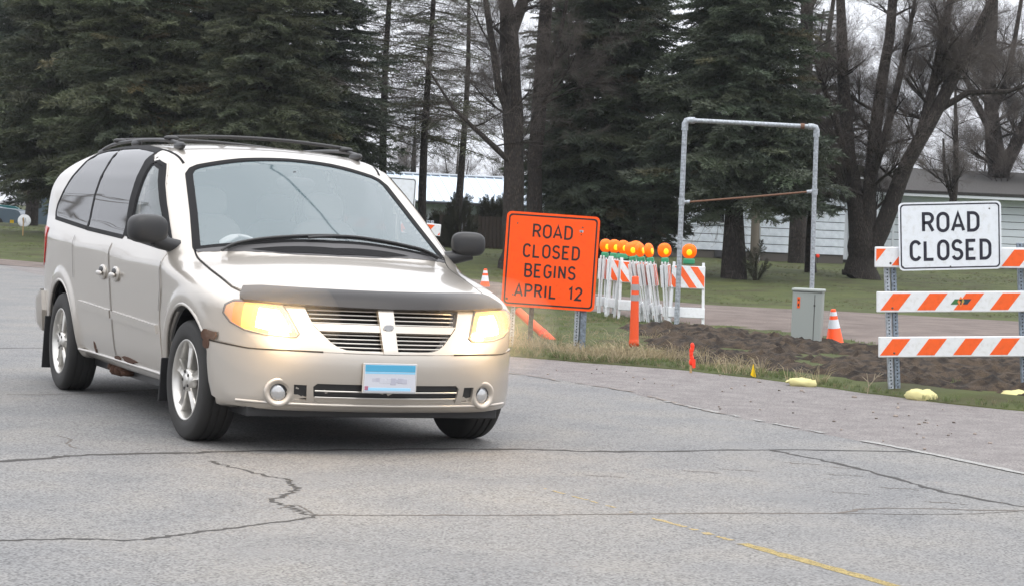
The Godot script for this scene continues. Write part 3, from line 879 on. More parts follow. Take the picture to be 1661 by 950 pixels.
# a spruce: height, radius of the crown at its foot, height of the lowest branch
func spruce(at: Vector2, h: float, rad: float, clear: float, seed_: int, label: String, called: String, m: Material, tint: float, cut := 8.6, n := 620):
	var r := RandomNumberGenerator.new()
	r.seed = seed_
	var t := thing(called, label, "tree", Vector3(at.x, gy(at.y) - 0.05, at.y))
	var g := G.new()
	var path := PackedVector3Array()
	var rr := PackedFloat32Array()
	for k in 9:
		var y := h * k / 8.0
		path.append(Vector3(0.05 * sin(k * 1.3 + seed_), y, 0.05 * cos(k * 1.7))); rr.append(maxf(0.02, h * (0.0185 if h < 16.5 else 0.0105) * (1.0 - k / 8.4)) * (1.35 if k == 0 else 1.0))
	g.tube(path, rr, 10)
	part("trunk", g, M.bark, t)
	var xs := [[], [], []]
	var cs := [[], [], []]
	var top := minf(h, cut)
	for k in n:
		var u := float(k) / n
		var y := lerpf(clear, top, pow(u, 0.9))
		y = lerpf(y, clear + roundf((y - clear) / 0.36) * 0.36, 0.55) + r.randf_range(-0.12, 0.12)
		var full := rad * pow(clampf(1.0 - (y - clear * 0.5) / (h - clear * 0.5), 0.02, 1.0), 0.85)
		if y < clear + 0.7: full *= r.randf_range(0.55, 0.95)
		var L := full * (r.randf_range(0.6, 1.05) if k % 4 else r.randf_range(0.9, 1.28))
		var a := r.randf() * TAU
		var up := lerpf(-0.10, 0.35, clampf(y / h, 0, 1)) + r.randf_range(-0.14, 0.12)
		var d := Vector3(cos(a), up, sin(a))
		var sc := maxf(L, 0.35)
		var b := aim(d, r.randf_range(-0.35, 0.35)).scaled(Vector3.ONE * sc)
		var w := k % 3
		xs[w].append(Transform3D(b, Vector3(0, y, 0)))
		var c := r.randf_range(0.72, 1.25) * tint
		var dead := 0.0 if r.randf() > 0.04 else 1.0
		cs[w].append(Color(c * r.randf_range(0.92, 1.08) * (1.0 + 0.35 * dead), c, c * r.randf_range(0.85, 1.05) * (1.0 - 0.12 * dead)))
	for w in 3: multi("crown", boughs[w], xs[w], cs[w], m, t)
	var ds := []
	var dc := []
	for k in 40:
		var y := lerpf(clear * 0.75, clear + (top - clear) * 0.7, r.randf())
		var a := r.randf() * TAU
		ds.append(Transform3D(aim(Vector3(cos(a), r.randf_range(-0.35, 0.1), sin(a)), r.randf() * TAU).scaled(Vector3.ONE * rad * r.randf_range(0.35, 0.8) * clampf(1.1 - y / h, 0.1, 1.0)), Vector3(0, y, 0)))
		dc.append(Color.WHITE * r.randf_range(0.7, 1.2))
	multi("dead_twigs", sprays[0], ds, dc, M.bare_twigs, t)
	return t

# limbs that divide: fills trunk mesh and the list of spray places
func divide(g: G, p: Vector3, d: Vector3, L: float, w: float, depth: int, r: RandomNumberGenerator, out: Array, up := 0.25):
	var pts := PackedVector3Array([p])
	var rad := PackedFloat32Array([w])
	var n := 4
	var q := p
	var dir := d
	for k in n:
		dir = (dir + Vector3(r.randf_range(-1, 1), r.randf_range(-1, 1) + up * 0.5, r.randf_range(-1, 1)) * 0.16).normalized()
		q += dir * L / n
		pts.append(q); rad.append(w * (1.0 - 0.55 * (k + 1) / n))
	g.tube(pts, rad, 7 if w > 0.06 else 5 if w > 0.025 else 3, false)
	if depth <= 0 or w < 0.012:
		out.append([q, dir, L * 0.9])
		for k in 3: out.append([pts[k + 1], (dir + Vector3(r.randf_range(-1, 1), r.randf_range(-0.5, 1), r.randf_range(-1, 1)) * 0.9).normalized(), L * 0.75])
		return
	var kids := r.randi_range(4, 6)
	for k in kids:
		var t := r.randf_range(0.3, 1.0) if k > 0 else 1.0
		var at := pts[int(t * n)]
		var side := Vector3(r.randf_range(-1, 1), r.randf_range(-0.5, 0.9), r.randf_range(-1, 1)).normalized()
		var nd := (dir * (0.9 if k > 0 else 1.6) + side * 0.95 + Vector3(0, up, 0)).normalized()
		divide(g, at, nd, L * r.randf_range(0.5, 0.75), rad[int(t * n)] * r.randf_range(0.45, 0.7), depth - 1, r, out, up)

func sprays_on(t: Node3D, out: Array, r: RandomNumberGenerator, tint: float, size := 1.0):
	var xs := [[], []]
	var cs := [[], []]
	for k in out.size():
		var s: float = maxf(out[k][2], 0.5) * r.randf_range(0.8, 1.3) * size
		xs[k % 2].append(Transform3D(aim(out[k][1], r.randf() * TAU).scaled(Vector3.ONE * s), out[k][0]))
		var c := r.randf_range(0.75, 1.2) * tint
		cs[k % 2].append(Color(c, c, c))
	for w in 2: multi("twigs", sprays[w], xs[w], cs[w], M.bare_twigs, t)

# a bare tree whose stems follow given lines: [ [x, y, z, radius, ...], ... ]
func bare_tree(at: Vector2, stems: Array, seed_: int, label: String, kids: int, depth: int, tint := 1.0, len := 1.5) -> Node3D:
	var r := RandomNumberGenerator.new()
	r.seed = seed_
	var t := thing("bare_tree", label, "tree", Vector3(at.x, gy(at.y) - 0.05, at.y))
	var out := []
	var bg := G.new()
	for s in stems:
		var g := G.new()
		var raw := []
		var wid := []
		for k in range(0, s.size(), 4):
			raw.append(Vector3(s[k], s[k + 1], s[k + 2])); wid.append(s[k + 3] * 0.87)
		var path := PackedVector3Array()
		var rad := PackedFloat32Array()
		for k in raw.size() - 1:
			for e in 3:
				path.append(raw[k].lerp(raw[k + 1], e / 3.0) + Vector3(r.randf_range(-1, 1), 0, r.randf_range(-1, 1)) * wid[k] * 0.10)
				rad.append(lerpf(wid[k], wid[k + 1], e / 3.0) * r.randf_range(0.95, 1.06))
		path.append(raw[-1]); rad.append(wid[-1])
		g.tube(path, rad, 12)
		part("trunk" if s == stems[0] else "limb", g, M.bark, t)
		var first := 0.35 if s == stems[0] else 0.15
		for k in kids:
			var u := r.randf_range(first, 1.0)
			var i := int(u * (path.size() - 1))
			var a := r.randf() * TAU
			divide(bg, path[i], Vector3(cos(a), r.randf_range(0.1, 0.9), sin(a)).normalized(), len * r.randf_range(0.7, 1.2), minf(rad[i] * 0.35, 0.05), depth, r, out)
	part("branch", bg, M.bark, t).set_meta("kind", "stuff")
	sprays_on(t, out, r, tint)
	return t

func thin_conifer(at: Vector2, h: float, rad: float, clear: float, seed_: int, label: String, n: int):
	var r := RandomNumberGenerator.new()
	r.seed = seed_
	var t := thing("thin_conifer", label, "tree", Vector3(at.x, gy(at.y) - 0.05, at.y))
	var g := G.new()
	var path := PackedVector3Array()
	var rr := PackedFloat32Array()
	for k in 9:
		path.append(Vector3(0.06 * sin(k + seed_), h * k / 8.0, 0.05 * cos(k * 1.7))); rr.append(0.125 * (1.05 - k / 8.0))
	g.tube(path, rr, 10)
	part("trunk", g, M.bark, t)
	var xs := [[], []]
	var cs := [[], []]
	var ts := [[], []]
	var tc := [[], []]
	for k in n:
		var y := lerpf(clear, minf(h, 9.5), pow(r.randf(), 0.85))
		var L := rad * clampf(1.15 - y / h, 0.1, 1.0) * r.randf_range(0.5, 1.15)
		var a := r.randf() * TAU
		var d := Vector3(cos(a), r.randf_range(-0.15, 0.25), sin(a))
		var c := r.randf_range(0.7, 1.2)
		if k % 5 < 3:
			xs[k % 2].append(Transform3D(aim(d, r.randf_range(-0.4, 0.4)).scaled(Vector3.ONE * L), Vector3(0, y, 0)))
			cs[k % 2].append(Color(c, c * 0.98, c))
		else:
			ts[k % 2].append(Transform3D(aim(d, r.randf() * TAU).scaled(Vector3.ONE * L), Vector3(0, y, 0)))
			tc[k % 2].append(Color(c, c, c))
	for w in 2:
		multi("crown", thin_boughs[w], xs[w], cs[w], M.olive_needles, t)
		multi("twigs", sprays[w], ts[w], tc[w], M.bare_twigs, t)

func shrub(at: Vector2, h: float, rad: float, seed_: int, label: String, n := 240):
	var r := RandomNumberGenerator.new()
	r.seed = seed_
	var t := thing("evergreen_shrub", label, "shrub", Vector3(at.x, gy(at.y) - 0.03, at.y))
	var g := G.new()
	g.tube(PackedVector3Array([Vector3.ZERO, Vector3(0.02, h * 0.9, 0)]), PackedFloat32Array([0.06, 0.01]), 6)
	part("stem", g, M.bark, t)
	var xs := []
	var cs := []
	for k in n:
		var y := h * pow(r.randf(), 1.2)
		var a := r.randf() * TAU
		var rr := rad * sqrt(clampf(1.0 - y / h, 0.0, 1.0)) * r.randf_range(0.3, 0.8)
		var d := Vector3(cos(a) * 0.6, 1.0, sin(a) * 0.6)
		xs.append(Transform3D(aim(d, r.randf() * TAU).scaled(Vector3.ONE * r.randf_range(0.3, 0.5)), Vector3(cos(a) * rr, y * 0.85, sin(a) * rr)))
		var c := r.randf_range(0.7, 1.2)
		cs.append(Color(c, c, c))
	multi("foliage", boughs[1], xs, cs, M.cedar, t)

func grow():
	for k in 3: boughs.append(bough(11 + k, 34, 30, [0.10, 0.22, 0.30][k], 0.05, 0.0062))
	for k in 2: thin_boughs.append(bough(31 + k, 22, 7, 0.2, 0.06, 0.006))
	for k in 2: sprays.append(spray(51 + k, 20, 0.85, 0.0042))
	# the near spruces behind the signs
	spruce(Vector2(2.15, -49.5), 13.5, 2.25, 0.75, 1, "dense dark spruce behind the orange sign, branches almost to the lawn", "spruce_tree", M.spruce_needles, 0.95, 8.0, 900)
	spruce(Vector2(4.87, -46.6), 12.5, 2.3, 1.85, 2, "tall spruce with a bare lower trunk seen through the pipe frame", "spruce_tree", M.spruce_needles, 0.98, 7.6, 860)
	spruce(Vector2(7.38, -52.0), 6.6, 1.75, 1.7, 3, "shorter spruce beside the pipe frame's far post, before the white siding", "spruce_tree", M.spruce_needles, 1.05, 9.0, 420)
	spruce(Vector2(3.15, -48.0), 3.6, 1.0, 0.75, 4, "small young spruce above the amber barricade lamps", "spruce_tree", M.spruce_needles, 1.0, 9.0, 260)
	spruce(Vector2(0.95, -54.0), 12.0, 1.4, 1.6, 5, "narrow spruce just behind the double bare trunk", "spruce_tree", M.spruce_needles, 0.9, 8.6, 420)
	# the dark wall of conifers behind the minivan
	spruce(Vector2(-16.25, -70.5), 17.0, 3.6, 3.1, 6, "dark spruce over the parked cars with a white disc at its trunk", "spruce_tree", M.spruce_needles, 0.85, 10.5, 560)
	spruce(Vector2(-12.3, -58.0), 16.0, 2.9, 1.4, 7, "olive spruce over the grass beside the parked cars", "spruce_tree", M.olive_needles, 0.85, 9.0, 640)
	spruce(Vector2(-9.7, -53.0), 15.0, 2.5, 0.8, 8, "olive brown spruce rising over the minivan's rear corner", "spruce_tree", M.olive_needles, 0.95, 8.2, 700)
	spruce(Vector2(-8.0, -56.0), 16.0, 2.5, 0.8, 9, "darker spruce behind the minivan's roof rack", "spruce_tree", M.spruce_needles, 0.72, 8.6, 620)
	spruce(Vector2(-6.35, -52.0), 14.0, 2.3, 0.8, 10, "olive spruce rising above the minivan's windshield", "spruce_tree", M.olive_needles, 0.9, 8.0, 680)
	spruce(Vector2(-5.0, -54.5), 13.5, 2.0, 1.0, 12, "spruce at the open end of the dark conifer row", "spruce_tree", M.spruce_needles, 0.85, 8.4, 640)
	spruce(Vector2(-27.5, -100.0), 15.5, 4.2, 0.6, 13, "far dark spruce behind the parked cars at the picture's edge", "spruce_tree", M.spruce_needles, 0.7, 14.0, 420)
	spruce(Vector2(-22.6, -104.0), 14.0, 4.0, 0.5, 14, "far dark spruce filling the gap behind the pale roofed wagon", "spruce_tree", M.spruce_needles, 0.75, 13.0, 420)
	thin_conifer(Vector2(-3.7, -58.0), 14.0, 2.1, 3.1, 21, "thin grey conifer with open branches next to the dark row", 250)
	thin_conifer(Vector2(-2.5, -57.0), 13.0, 2.4, 3.0, 22, "sparse conifer with drooping grey branches above the metal roof", 400)
	thin_conifer(Vector2(-1.6, -61.0), 11.0, 2.0, 3.3, 23, "open conifer between the metal roof and the double trunk", 200)
	# bare trees: lines of points and radii
	bare_tree(Vector2(0.03, -46.8), [[0.0, 0, 0, 0.42, -0.03, 0.7, 0, 0.30, -0.10, 2.1, 0, 0.27, -0.21, 4.1, 0, 0.26, -0.33, 5.5, 0, 0.24, -0.50, 6.3, 0, 0.16, -0.7, 8.0, 0.2, 0.08],
		[-0.30, 5.3, 0, 0.17, -0.06, 6.0, 0.05, 0.15, 0.15, 7.2, 0.1, 0.1, 0.3, 8.5, 0, 0.05], [-0.16, 3.2, 0, 0.10, -0.5, 4.1, 0.2, 0.10, -0.66, 4.9, 0.2, 0.09, -0.95, 6.4, 0.3, 0.06], [-0.1, 2.4, 0.1, 0.08, -0.8, 3.0, 0.3, 0.065, -1.5, 3.6, 0.4, 0.04, -2.2, 4.6, 0.5, 0.02]], 101,
		"thick bare trunk forking high up, behind the orange sign's corner", 6, 2, 0.9, 1.2)
	bare_tree(Vector2(0.52, -48.3), [[0.0, 0, 0, 0.28, -0.05, 1.0, 0, 0.22, -0.12, 2.6, 0, 0.20, -0.06, 4.4, 0, 0.19, 0.0, 6.4, 0, 0.16, 0.1, 8.5, 0, 0.08], [-0.08, 3.6, 0, 0.09, 0.25, 4.8, 0.1, 0.07, 0.5, 6.5, 0.1, 0.04]], 102,
		"slimmer bare trunk pressed against the thick forked one", 5, 2, 0.9, 1.2)
	bare_tree(Vector2(8.18, -49.4), [[0.0, 0, 0, 0.58, 0.02, 0.35, 0, 0.44, 0.05, 1.1, 0, 0.38, -0.20, 2.1, 0, 0.22, -0.42, 3.2, 0, 0.19, -0.60, 4.8, 0, 0.165, -0.78, 6.9, 0, 0.12, -0.9, 8.8, 0, 0.07],
		[0.10, 0.9, 0.05, 0.28, 0.10, 2.0, 0.1, 0.20, 0.14, 2.7, 0.1, 0.18, 0.22, 4.0, 0.1, 0.16, 0.42, 5.75, 0.1, 0.13, 0.50, 7.2, 0.1, 0.12, 0.5, 8.8, 0.1, 0.06],
		[0.20, 0.75, 0.1, 0.30, 0.50, 1.5, 0.15, 0.23, 0.95, 2.85, 0.2, 0.20, 1.62, 4.2, 0.2, 0.175, 2.32, 5.65, 0.2, 0.14, 2.9, 7.0, 0.2, 0.11, 3.3, 8.4, 0.2, 0.05],
		[1.25, 3.5, 0.2, 0.15, 1.5, 4.6, 0.1, 0.14, 1.68, 5.8, 0.0, 0.12, 1.9, 7.2, -0.1, 0.08], [1.60, 4.1, 0.2, 0.10, 2.3, 4.55, 0.3, 0.08, 3.2, 4.6, 0.4, 0.06, 4.2, 5.0, 0.5, 0.03], [0.13, 2.4, 0.1, 0.13, 0.45, 3.4, -0.1, 0.11, 0.75, 4.8, -0.2, 0.09, 1.05, 6.8, -0.2, 0.05], [-0.3, 2.5, 0, 0.10, -0.75, 3.7, 0.2, 0.09, -1.2, 4.8, 0.3, 0.06, -1.7, 6.4, 0.3, 0.03]], 103,
		"huge bare tree splitting low into leaning limbs beside the barricade sign", 11, 2, 0.95, 1.0)
	bare_tree(Vector2(15.2, -66.0), [[0.0, 0, 0, 0.48, 0.0, 1.0, 0, 0.40, -0.03, 2.4, 0, 0.38, -0.08, 3.2, 0, 0.36, -0.32, 4.6, 0, 0.27, -0.5, 6.0, 0, 0.24, -0.5, 8.4, 0, 0.18, -0.6, 11, 0, 0.07],
		[-0.04, 2.9, 0, 0.27, 0.35, 3.8, 0.1, 0.25, 0.9, 5.2, 0.2, 0.2, 1.3, 7.0, 0.2, 0.14, 1.6, 9.5, 0.2, 0.07], [-0.2, 4.0, 0, 0.15, -0.9, 5.2, 0.2, 0.12, -1.7, 6.8, 0.3, 0.08, -2.2, 8.8, 0.3, 0.04], [0.0, 2.0, 0.2, 0.12, 0.8, 2.5, 0.4, 0.1, 1.6, 3.4, 0.5, 0.06], [-0.35, 4.8, 0, 0.13, 0.1, 6.2, 0.1, 0.11, 0.4, 8.8, 0.1, 0.06]], 104,
		"bare tree forking above the barricade sign in front of the grey roof", 11, 2, 1.0, 1.3)
	bare_tree(Vector2(12.5, -60.0), [[0.0, 0, 0, 0.16, 0.0, 1.9, 0, 0.13, 0.06, 2.8, 0, 0.11, -0.02, 4.2, 0, 0.07, -0.1, 5.6, 0, 0.03], [0.02, 2.0, 0, 0.08, -0.3, 2.8, 0.1, 0.06, -0.38, 3.8, 0.1, 0.035]], 105,
		"small slender bare tree against the dark grey shingle roof", 9, 2, 0.95, 1.0)
	bare_tree(Vector2(7.9, -58.5), [[0.0, 0, 0, 0.30, 0.0, 3.0, 0, 0.26, 0.03, 5.1, 0, 0.23, -0.02, 7.6, 0, 0.2, 0, 10, 0, 0.1], [0.03, 4.6, 0, 0.12, 0.5, 5.6, 0.1, 0.1, 0.7, 7.6, 0.1, 0.06]], 106,
		"upright bare trunk rising above the shorter spruce's tip", 6, 2, 1.0, 1.4)
	# far bare trees beyond the roofs, three kinds repeated
	var r := RandomNumberGenerator.new()
	r.seed = 77
	var kinds := []
	for k in 3:
		var t := bare_tree(Vector2(0, -100), [[0.0, 0, 0, 0.22, 0.1, 2.5, 0, 0.18, 0.0, 5.0, 0, 0.14, 0.1, 8.0, 0, 0.08, 0.1, 10.5, 0, 0.03], [0.05, 2.8, 0, 0.13, 0.8, 4.6, 0.3, 0.1, 1.2, 7.5, 0.3, 0.05], [0.05, 3.4, 0, 0.12, -0.7, 5.2, -0.3, 0.09, -1.3, 8.0, -0.3, 0.04]], 200 + k, "grey bare tree in the far row beyond the roofs", 9, 2, 1.15, 1.7)
		t.set_meta("group", "far bare trees beyond the roofs")
		kinds.append(t)
	var spots := []
	for k in 20: spots.append(Vector2(-9.0 + 2.0 * k + r.randf_range(-0.6, 0.6), -82.0 - r.randf_range(0.0, 34.0)))
	for k in spots.size():
		var t: Node3D = kinds[k % 3]
		if k > 2:
			t = t.duplicate()
			t.name = numbered("bare_tree"); add_child(t, true)
		var s := r.randf_range(0.48, 0.68)
		t.position = Vector3(spots[k].x, 0.3, spots[k].y); t.rotation.y = r.randf() * TAU; t.scale = Vector3.ONE * s
	shrub(Vector2(-1.62, -61.2), 1.5, 0.55, 301, "pointed dark evergreen shrub in front of the white shed wall")
	shrub(Vector2(-2.25, -63.0), 0.9, 0.4, 302, "dark shrub at the shed wall beside the striped far barricade")
	shrub(Vector2(-0.75, -63.4), 1.5, 0.4, 303, "upright cedar shrub behind the dark picket fence")
	shrub(Vector2(-0.25, -63.8), 1.6, 0.4, 304, "cedar shrub between the fence and the thick trunk")
	shrub(Vector2(-2.9, -60.5), 0.8, 0.5, 305, "low dark shrub half hidden by the minivan's pillar")
	shrub(Vector2(5.35, -46.3), 0.75, 0.16, 306, "small sprig of spruce shoots at the trunk's side", 22)
# ---------------------------------------------------------------- the van's body as a distance field
# own axes of the van: x to its left, y up, z forward; origin on the ground below the front axle
class Field:
	var lo: Vector2
	var step: float
	var nx: int
	var ny: int
	var d := PackedFloat32Array()
	func build(pts: PackedVector2Array, a: Vector2, b: Vector2, s: float):
		lo = a; step = s; nx = int((b.x - a.x) / s) + 2; ny = int((b.y - a.y) / s) + 2
		d.resize(nx * ny)
		var m := pts.size()
		for j in ny:
			for k in nx:
				var p := Vector2(a.x + k * s, a.y + j * s)
				var best := 1e9
				var inside := false
				var q := pts[m - 1]
				for e in pts:
					var w := e - q
					var r := p - q
					var t := clampf(r.dot(w) / w.length_squared(), 0.0, 1.0)
					best = minf(best, (r - w * t).length_squared())
					if (e.y > p.y) != (q.y > p.y) and p.x < (q.x - e.x) * (p.y - e.y) / (q.y - e.y) + e.x: inside = not inside
					q = e
				d[j * nx + k] = -sqrt(best) if inside else sqrt(best)
	func at(x: float, y: float) -> float:
		var fx := clampf((x - lo.x) / step, 0.0, nx - 1.001)
		var fy := clampf((y - lo.y) / step, 0.0, ny - 1.001)
		var ix := int(fx)
		var iy := int(fy)
		fx -= ix; fy -= iy
		var k := iy * nx + ix
		return lerpf(lerpf(d[k], d[k + 1], fx), lerpf(d[k + nx], d[k + nx + 1], fx), fy)

static func curve(pts: Array, per := 4, closed := true) -> PackedVector2Array:
	var out := PackedVector2Array()
	var m := pts.size()
	for k in (m if closed else m - 1):
		var a: Vector2 = pts[(k - 1 + m) % m] if closed else pts[maxi(k - 1, 0)]
		var b: Vector2 = pts[k]
		var c: Vector2 = pts[(k + 1) % m]
		var d: Vector2 = pts[(k + 2) % m] if closed else pts[mini(k + 2, m - 1)]
		for s in per:
			var t := float(s) / per
			out.append(0.5 * (2 * b + (c - a) * t + (2 * a - 5 * b + 4 * c - d) * t * t + (3 * b - a - 3 * c + d) * t * t * t))
	if not closed: out.append(pts[m - 1])
	return out

var f_side := Field.new()
var f_front := Field.new()
var f_plan := Field.new()
const AXF := 0.07
const AXR := -3.10
const WR := 0.343

func P2(a: Array) -> Array:
	var o := []
	for k in range(0, a.size(), 2): o.append(Vector2(a[k], a[k + 1]))
	return o

func van_fields():
	# (forward, up)
	var side := curve(P2([0.82, 0.215, 0.865, 0.275, 0.905, 0.38, 0.918, 0.47, 0.908, 0.545, 0.875, 0.60, 0.835, 0.68, 0.785, 0.78, 0.745, 0.835, 0.66, 0.875, 0.45, 0.94, 0.2, 1.005, 0.0, 1.055, -0.06, 1.085, -0.12, 1.13, -0.4, 1.29, -0.7, 1.46, -0.95, 1.60, -1.06, 1.655, -1.25, 1.70, -1.6, 1.738, -2.1, 1.757, -2.7, 1.75, -3.2, 1.72, -3.6, 1.66, -3.78, 1.60, -3.88, 1.50, -4.0, 1.25, -4.09, 1.05, -4.13, 0.8, -4.18, 0.68, -4.22, 0.6, -4.22, 0.45, -4.15, 0.34, -3.9, 0.28, -3.0, 0.24, -1.5, 0.22, 0.0, 0.22, 0.7, 0.19]), 4)
	f_side.build(side, Vector2(-4.6, -0.1), Vector2(1.4, 2.1), 0.025)
	var half := P2([0.70, 0.21, 0.86, 0.245, 0.875, 0.30, 0.902, 0.40, 0.932, 0.60, 0.960, 0.80, 0.980, 0.945, 0.962, 0.975, 0.935, 1.04, 0.912, 1.10, 0.900, 1.20, 0.882, 1.32, 0.845, 1.46, 0.79, 1.58, 0.735, 1.68, 0.65, 1.755, 0.4, 1.80, 0.0, 1.82])
	var front := PackedVector2Array()
	for p in half: front.append(p)
	for k in range(half.size() - 2, -1, -1): front.append(Vector2(-half[k].x, half[k].y))
	f_front.build(front, Vector2(-0.1, -0.1), Vector2(1.4, 2.2), 0.0175)
	var ph := P2([0.925, 0.0, 0.905, 0.25, 0.855, 0.48, 0.765, 0.67, 0.64, 0.805, 0.50, 0.893, 0.3, 0.948, 0.05, 0.972, -0.5, 0.985, -2.0, 0.985, -3.0, 0.98, -3.5, 0.955, -3.8, 0.91, -4.0, 0.84, -4.12, 0.74, -4.19, 0.55, -4.22, 0.3, -4.23, 0.0])
	var plan := curve(ph, 4, false)
	for k in range(plan.size() - 2, 0, -1): plan.append(Vector2(plan[k].x, -plan[k].y))
	f_plan.build(plan, Vector2(-4.6, -0.1), Vector2(1.4, 1.4), 0.025)

func skin(p: Vector3) -> float:
	var f := p.z
	var l := absf(p.x)
	var u := p.y
	var bow := (0.18 + 0.14 * smoothstep(0.85, 1.05, u)) * smoothstep(-2.2, -1.0, f)
	var a := f_side.at(f + bow * l * l, u + 0.07 * l * l * smoothstep(0.6, 0.9, u))
	var w := clampf((u - 0.5) / 0.3, 0.0, 1.0) * clampf((1.75 - u) / 0.6, 0.0, 1.0)
	var b := f_front.at(l, u + 0.034 * f * w)
	if l > 0.75 and u < 1.0:
		var r1 := Vector2(f - AXF, u - 0.345).length()
		var r2 := Vector2(f - AXR, u - 0.345).length()
		var r := minf(r1, r2)
		if r > 0.36 and r < 0.56:
			var t := 1.0 - absf(r - 0.455) / 0.075
			if t > 0.0: b -= 0.026 * t * t * (3.0 - 2.0 * t)
	var d := f_plan.at(f, l)
	var rr := 0.09
	var x := maxf(a + rr, 0.0)
	var y := maxf(b + rr, 0.0)
	var e := minf(maxf(a, b), -rr) + sqrt(x * x + y * y)
	rr = 0.05
	x = maxf(e + rr, 0.0)
	y = maxf(d + rr, 0.0)
	return minf(maxf(e, d), -rr) + sqrt(x * x + y * y)

func skin_n(p: Vector3, h := 0.016) -> Vector3:
	return Vector3(skin(p + Vector3(h, 0, 0)) - skin(p - Vector3(h, 0, 0)), skin(p + Vector3(0, h, 0)) - skin(p - Vector3(0, h, 0)), skin(p + Vector3(0, 0, h)) - skin(p - Vector3(0, 0, h))).normalized()

func march(o: Vector3, d: Vector3, far := 3.0) -> Vector3:
	var t := 0.0
	for k in 90:
		var s := skin(o + d * t)
		if absf(s) < 0.0004: break
		t += s * 0.85
		if t > far: return Vector3(9, 9, 9)
	return o + d * t
# -- patches: outlines drawn on the skin along one direction of view
const RAD := 0.95

func map_side(p: Vector2, sg: float) -> Array: return [Vector3(sg * 1.3, p.y, p.x), Vector3(-sg, 0, 0)]
func map_top(p: Vector2, _s: float) -> Array: return [Vector3(p.x, 2.1, p.y), Vector3(0, -1, 0)]
func map_front(p: Vector2, _s: float) -> Array:
	var d := Vector3(sin(p.x / RAD), 0, cos(p.x / RAD))
	return [Vector3(0, p.y, -0.1) + d * 1.5, -d]
func map_glass(p: Vector2, _s: float) -> Array:
	return [Vector3(p.x, 1.37 + p.y * 0.5 + 0.52, -0.55 - p.y * 0.866 + 0.3), Vector3(0, -0.866, -0.5)]
# (left, up, forward) triples to the front domain
func front_pts(a: Array, sg := 1.0) -> PackedVector2Array:
	var o := PackedVector2Array()
	for k in range(0, a.size(), 3): o.append(Vector2(sg * RAD * atan2(a[k], a[k + 2] + 0.1), a[k + 1]))
	return o
func pv(a: Array, sg := 1.0) -> PackedVector2Array:
	var o := PackedVector2Array()
	for k in range(0, a.size(), 2): o.append(Vector2(a[k] * sg, a[k + 1]))
	return o
func grown(poly: PackedVector2Array, by: float) -> PackedVector2Array:
	var r := Geometry2D.offset_polygon(poly, by, Geometry2D.JOIN_ROUND)
	return r[0] if r.size() else poly

func patch(g: G, poly: PackedVector2Array, holes: Array, step: float, map: Callable, off: float, sg := 1.0, skirt := 0.0, swell := 0.0):
	if Geometry2D.is_polygon_clockwise(poly): poly.reverse()
	var seen := {}
	var at := func(p: Vector2) -> int:
		var key := Vector2i((p * 20000.0).round())
		if seen.has(key): return seen[key]
		var r: Array = map.call(p, sg)
		var q := march(r[0], r[1])
		var nn := skin_n(q, 0.05 if map == map_glass else 0.016)
		var w := 0.0
		if swell > 0.0:
			var m := 1e9
			for k in poly.size():
				m = minf(m, Geometry2D.get_closest_point_to_segment(p, poly[k], poly[(k + 1) % poly.size()]).distance_to(p))
			w = swell * (1.0 - pow(1.0 - minf(m / 0.05, 1.0), 2.0))
		seen[key] = g.vert(q + nn * (off + w), nn, p * 4.0)
		return seen[key]
	var lo := poly[0]
	var hi := poly[0]
	for p in poly:
		lo = lo.min(p); hi = hi.max(p)
	var nx := int(ceil((hi.x - lo.x) / step))
	var ny := int(ceil((hi.y - lo.y) / step))
	for j in ny:
		for k in nx:
			var a := lo + Vector2(k, j) * step
			var cell := PackedVector2Array([a, a + Vector2(step, 0), a + Vector2(step, step), a + Vector2(0, step)])
			var bits: Array = Geometry2D.intersect_polygons(cell, poly)
			for h in holes:
				var next := []
				for b in bits:
					for e in Geometry2D.clip_polygons(b, h):
						if not Geometry2D.is_polygon_clockwise(e): next.append(e)
				bits = next
			for b in bits:
				var ids := Geometry2D.triangulate_polygon(b)
				for t in range(0, ids.size(), 3):
					g.face(at.call(b[ids[t]]), at.call(b[ids[t + 1]]), at.call(b[ids[t + 2]]))
	if skirt > 0.0:
		for ring in [poly] + holes:
			var m: int = ring.size()
			for k in m:
				var a: Vector2 = ring[k]
				var b: Vector2 = ring[(k + 1) % m]
				var cuts := int(ceil(a.distance_to(b) / step))
				for e in cuts:
					var i0: int = at.call(a.lerp(b, float(e) / cuts))
					var i1: int = at.call(a.lerp(b, float(e + 1) / cuts))
					g.quad(g.v[i0], g.v[i1], g.v[i1] - g.n[i1] * skirt, g.v[i0] - g.n[i0] * skirt)

# a ribbon on the skin along a line
func ribbon(g: G, line: PackedVector2Array, w: float, map: Callable, off: float, sg := 1.0):
	var poly: Array = Geometry2D.offset_polyline(line, w * 0.5, Geometry2D.JOIN_ROUND, Geometry2D.END_SQUARE)
	if poly.size(): patch(g, poly[0], [], 0.04, map, off, sg)

# a round bar that follows the skin
func skin_rod(g: G, pts: Array, map: Callable, off: float, r: float, sg := 1.0, sides := 6):
	var path := PackedVector3Array()
	var rad := PackedFloat32Array()
	for p in pts:
		var m: Array = map.call(p, sg)
		var q := march(m[0], m[1])
		path.append(q + skin_n(q) * off); rad.append(r)
	g.tube(path, rad, sides)

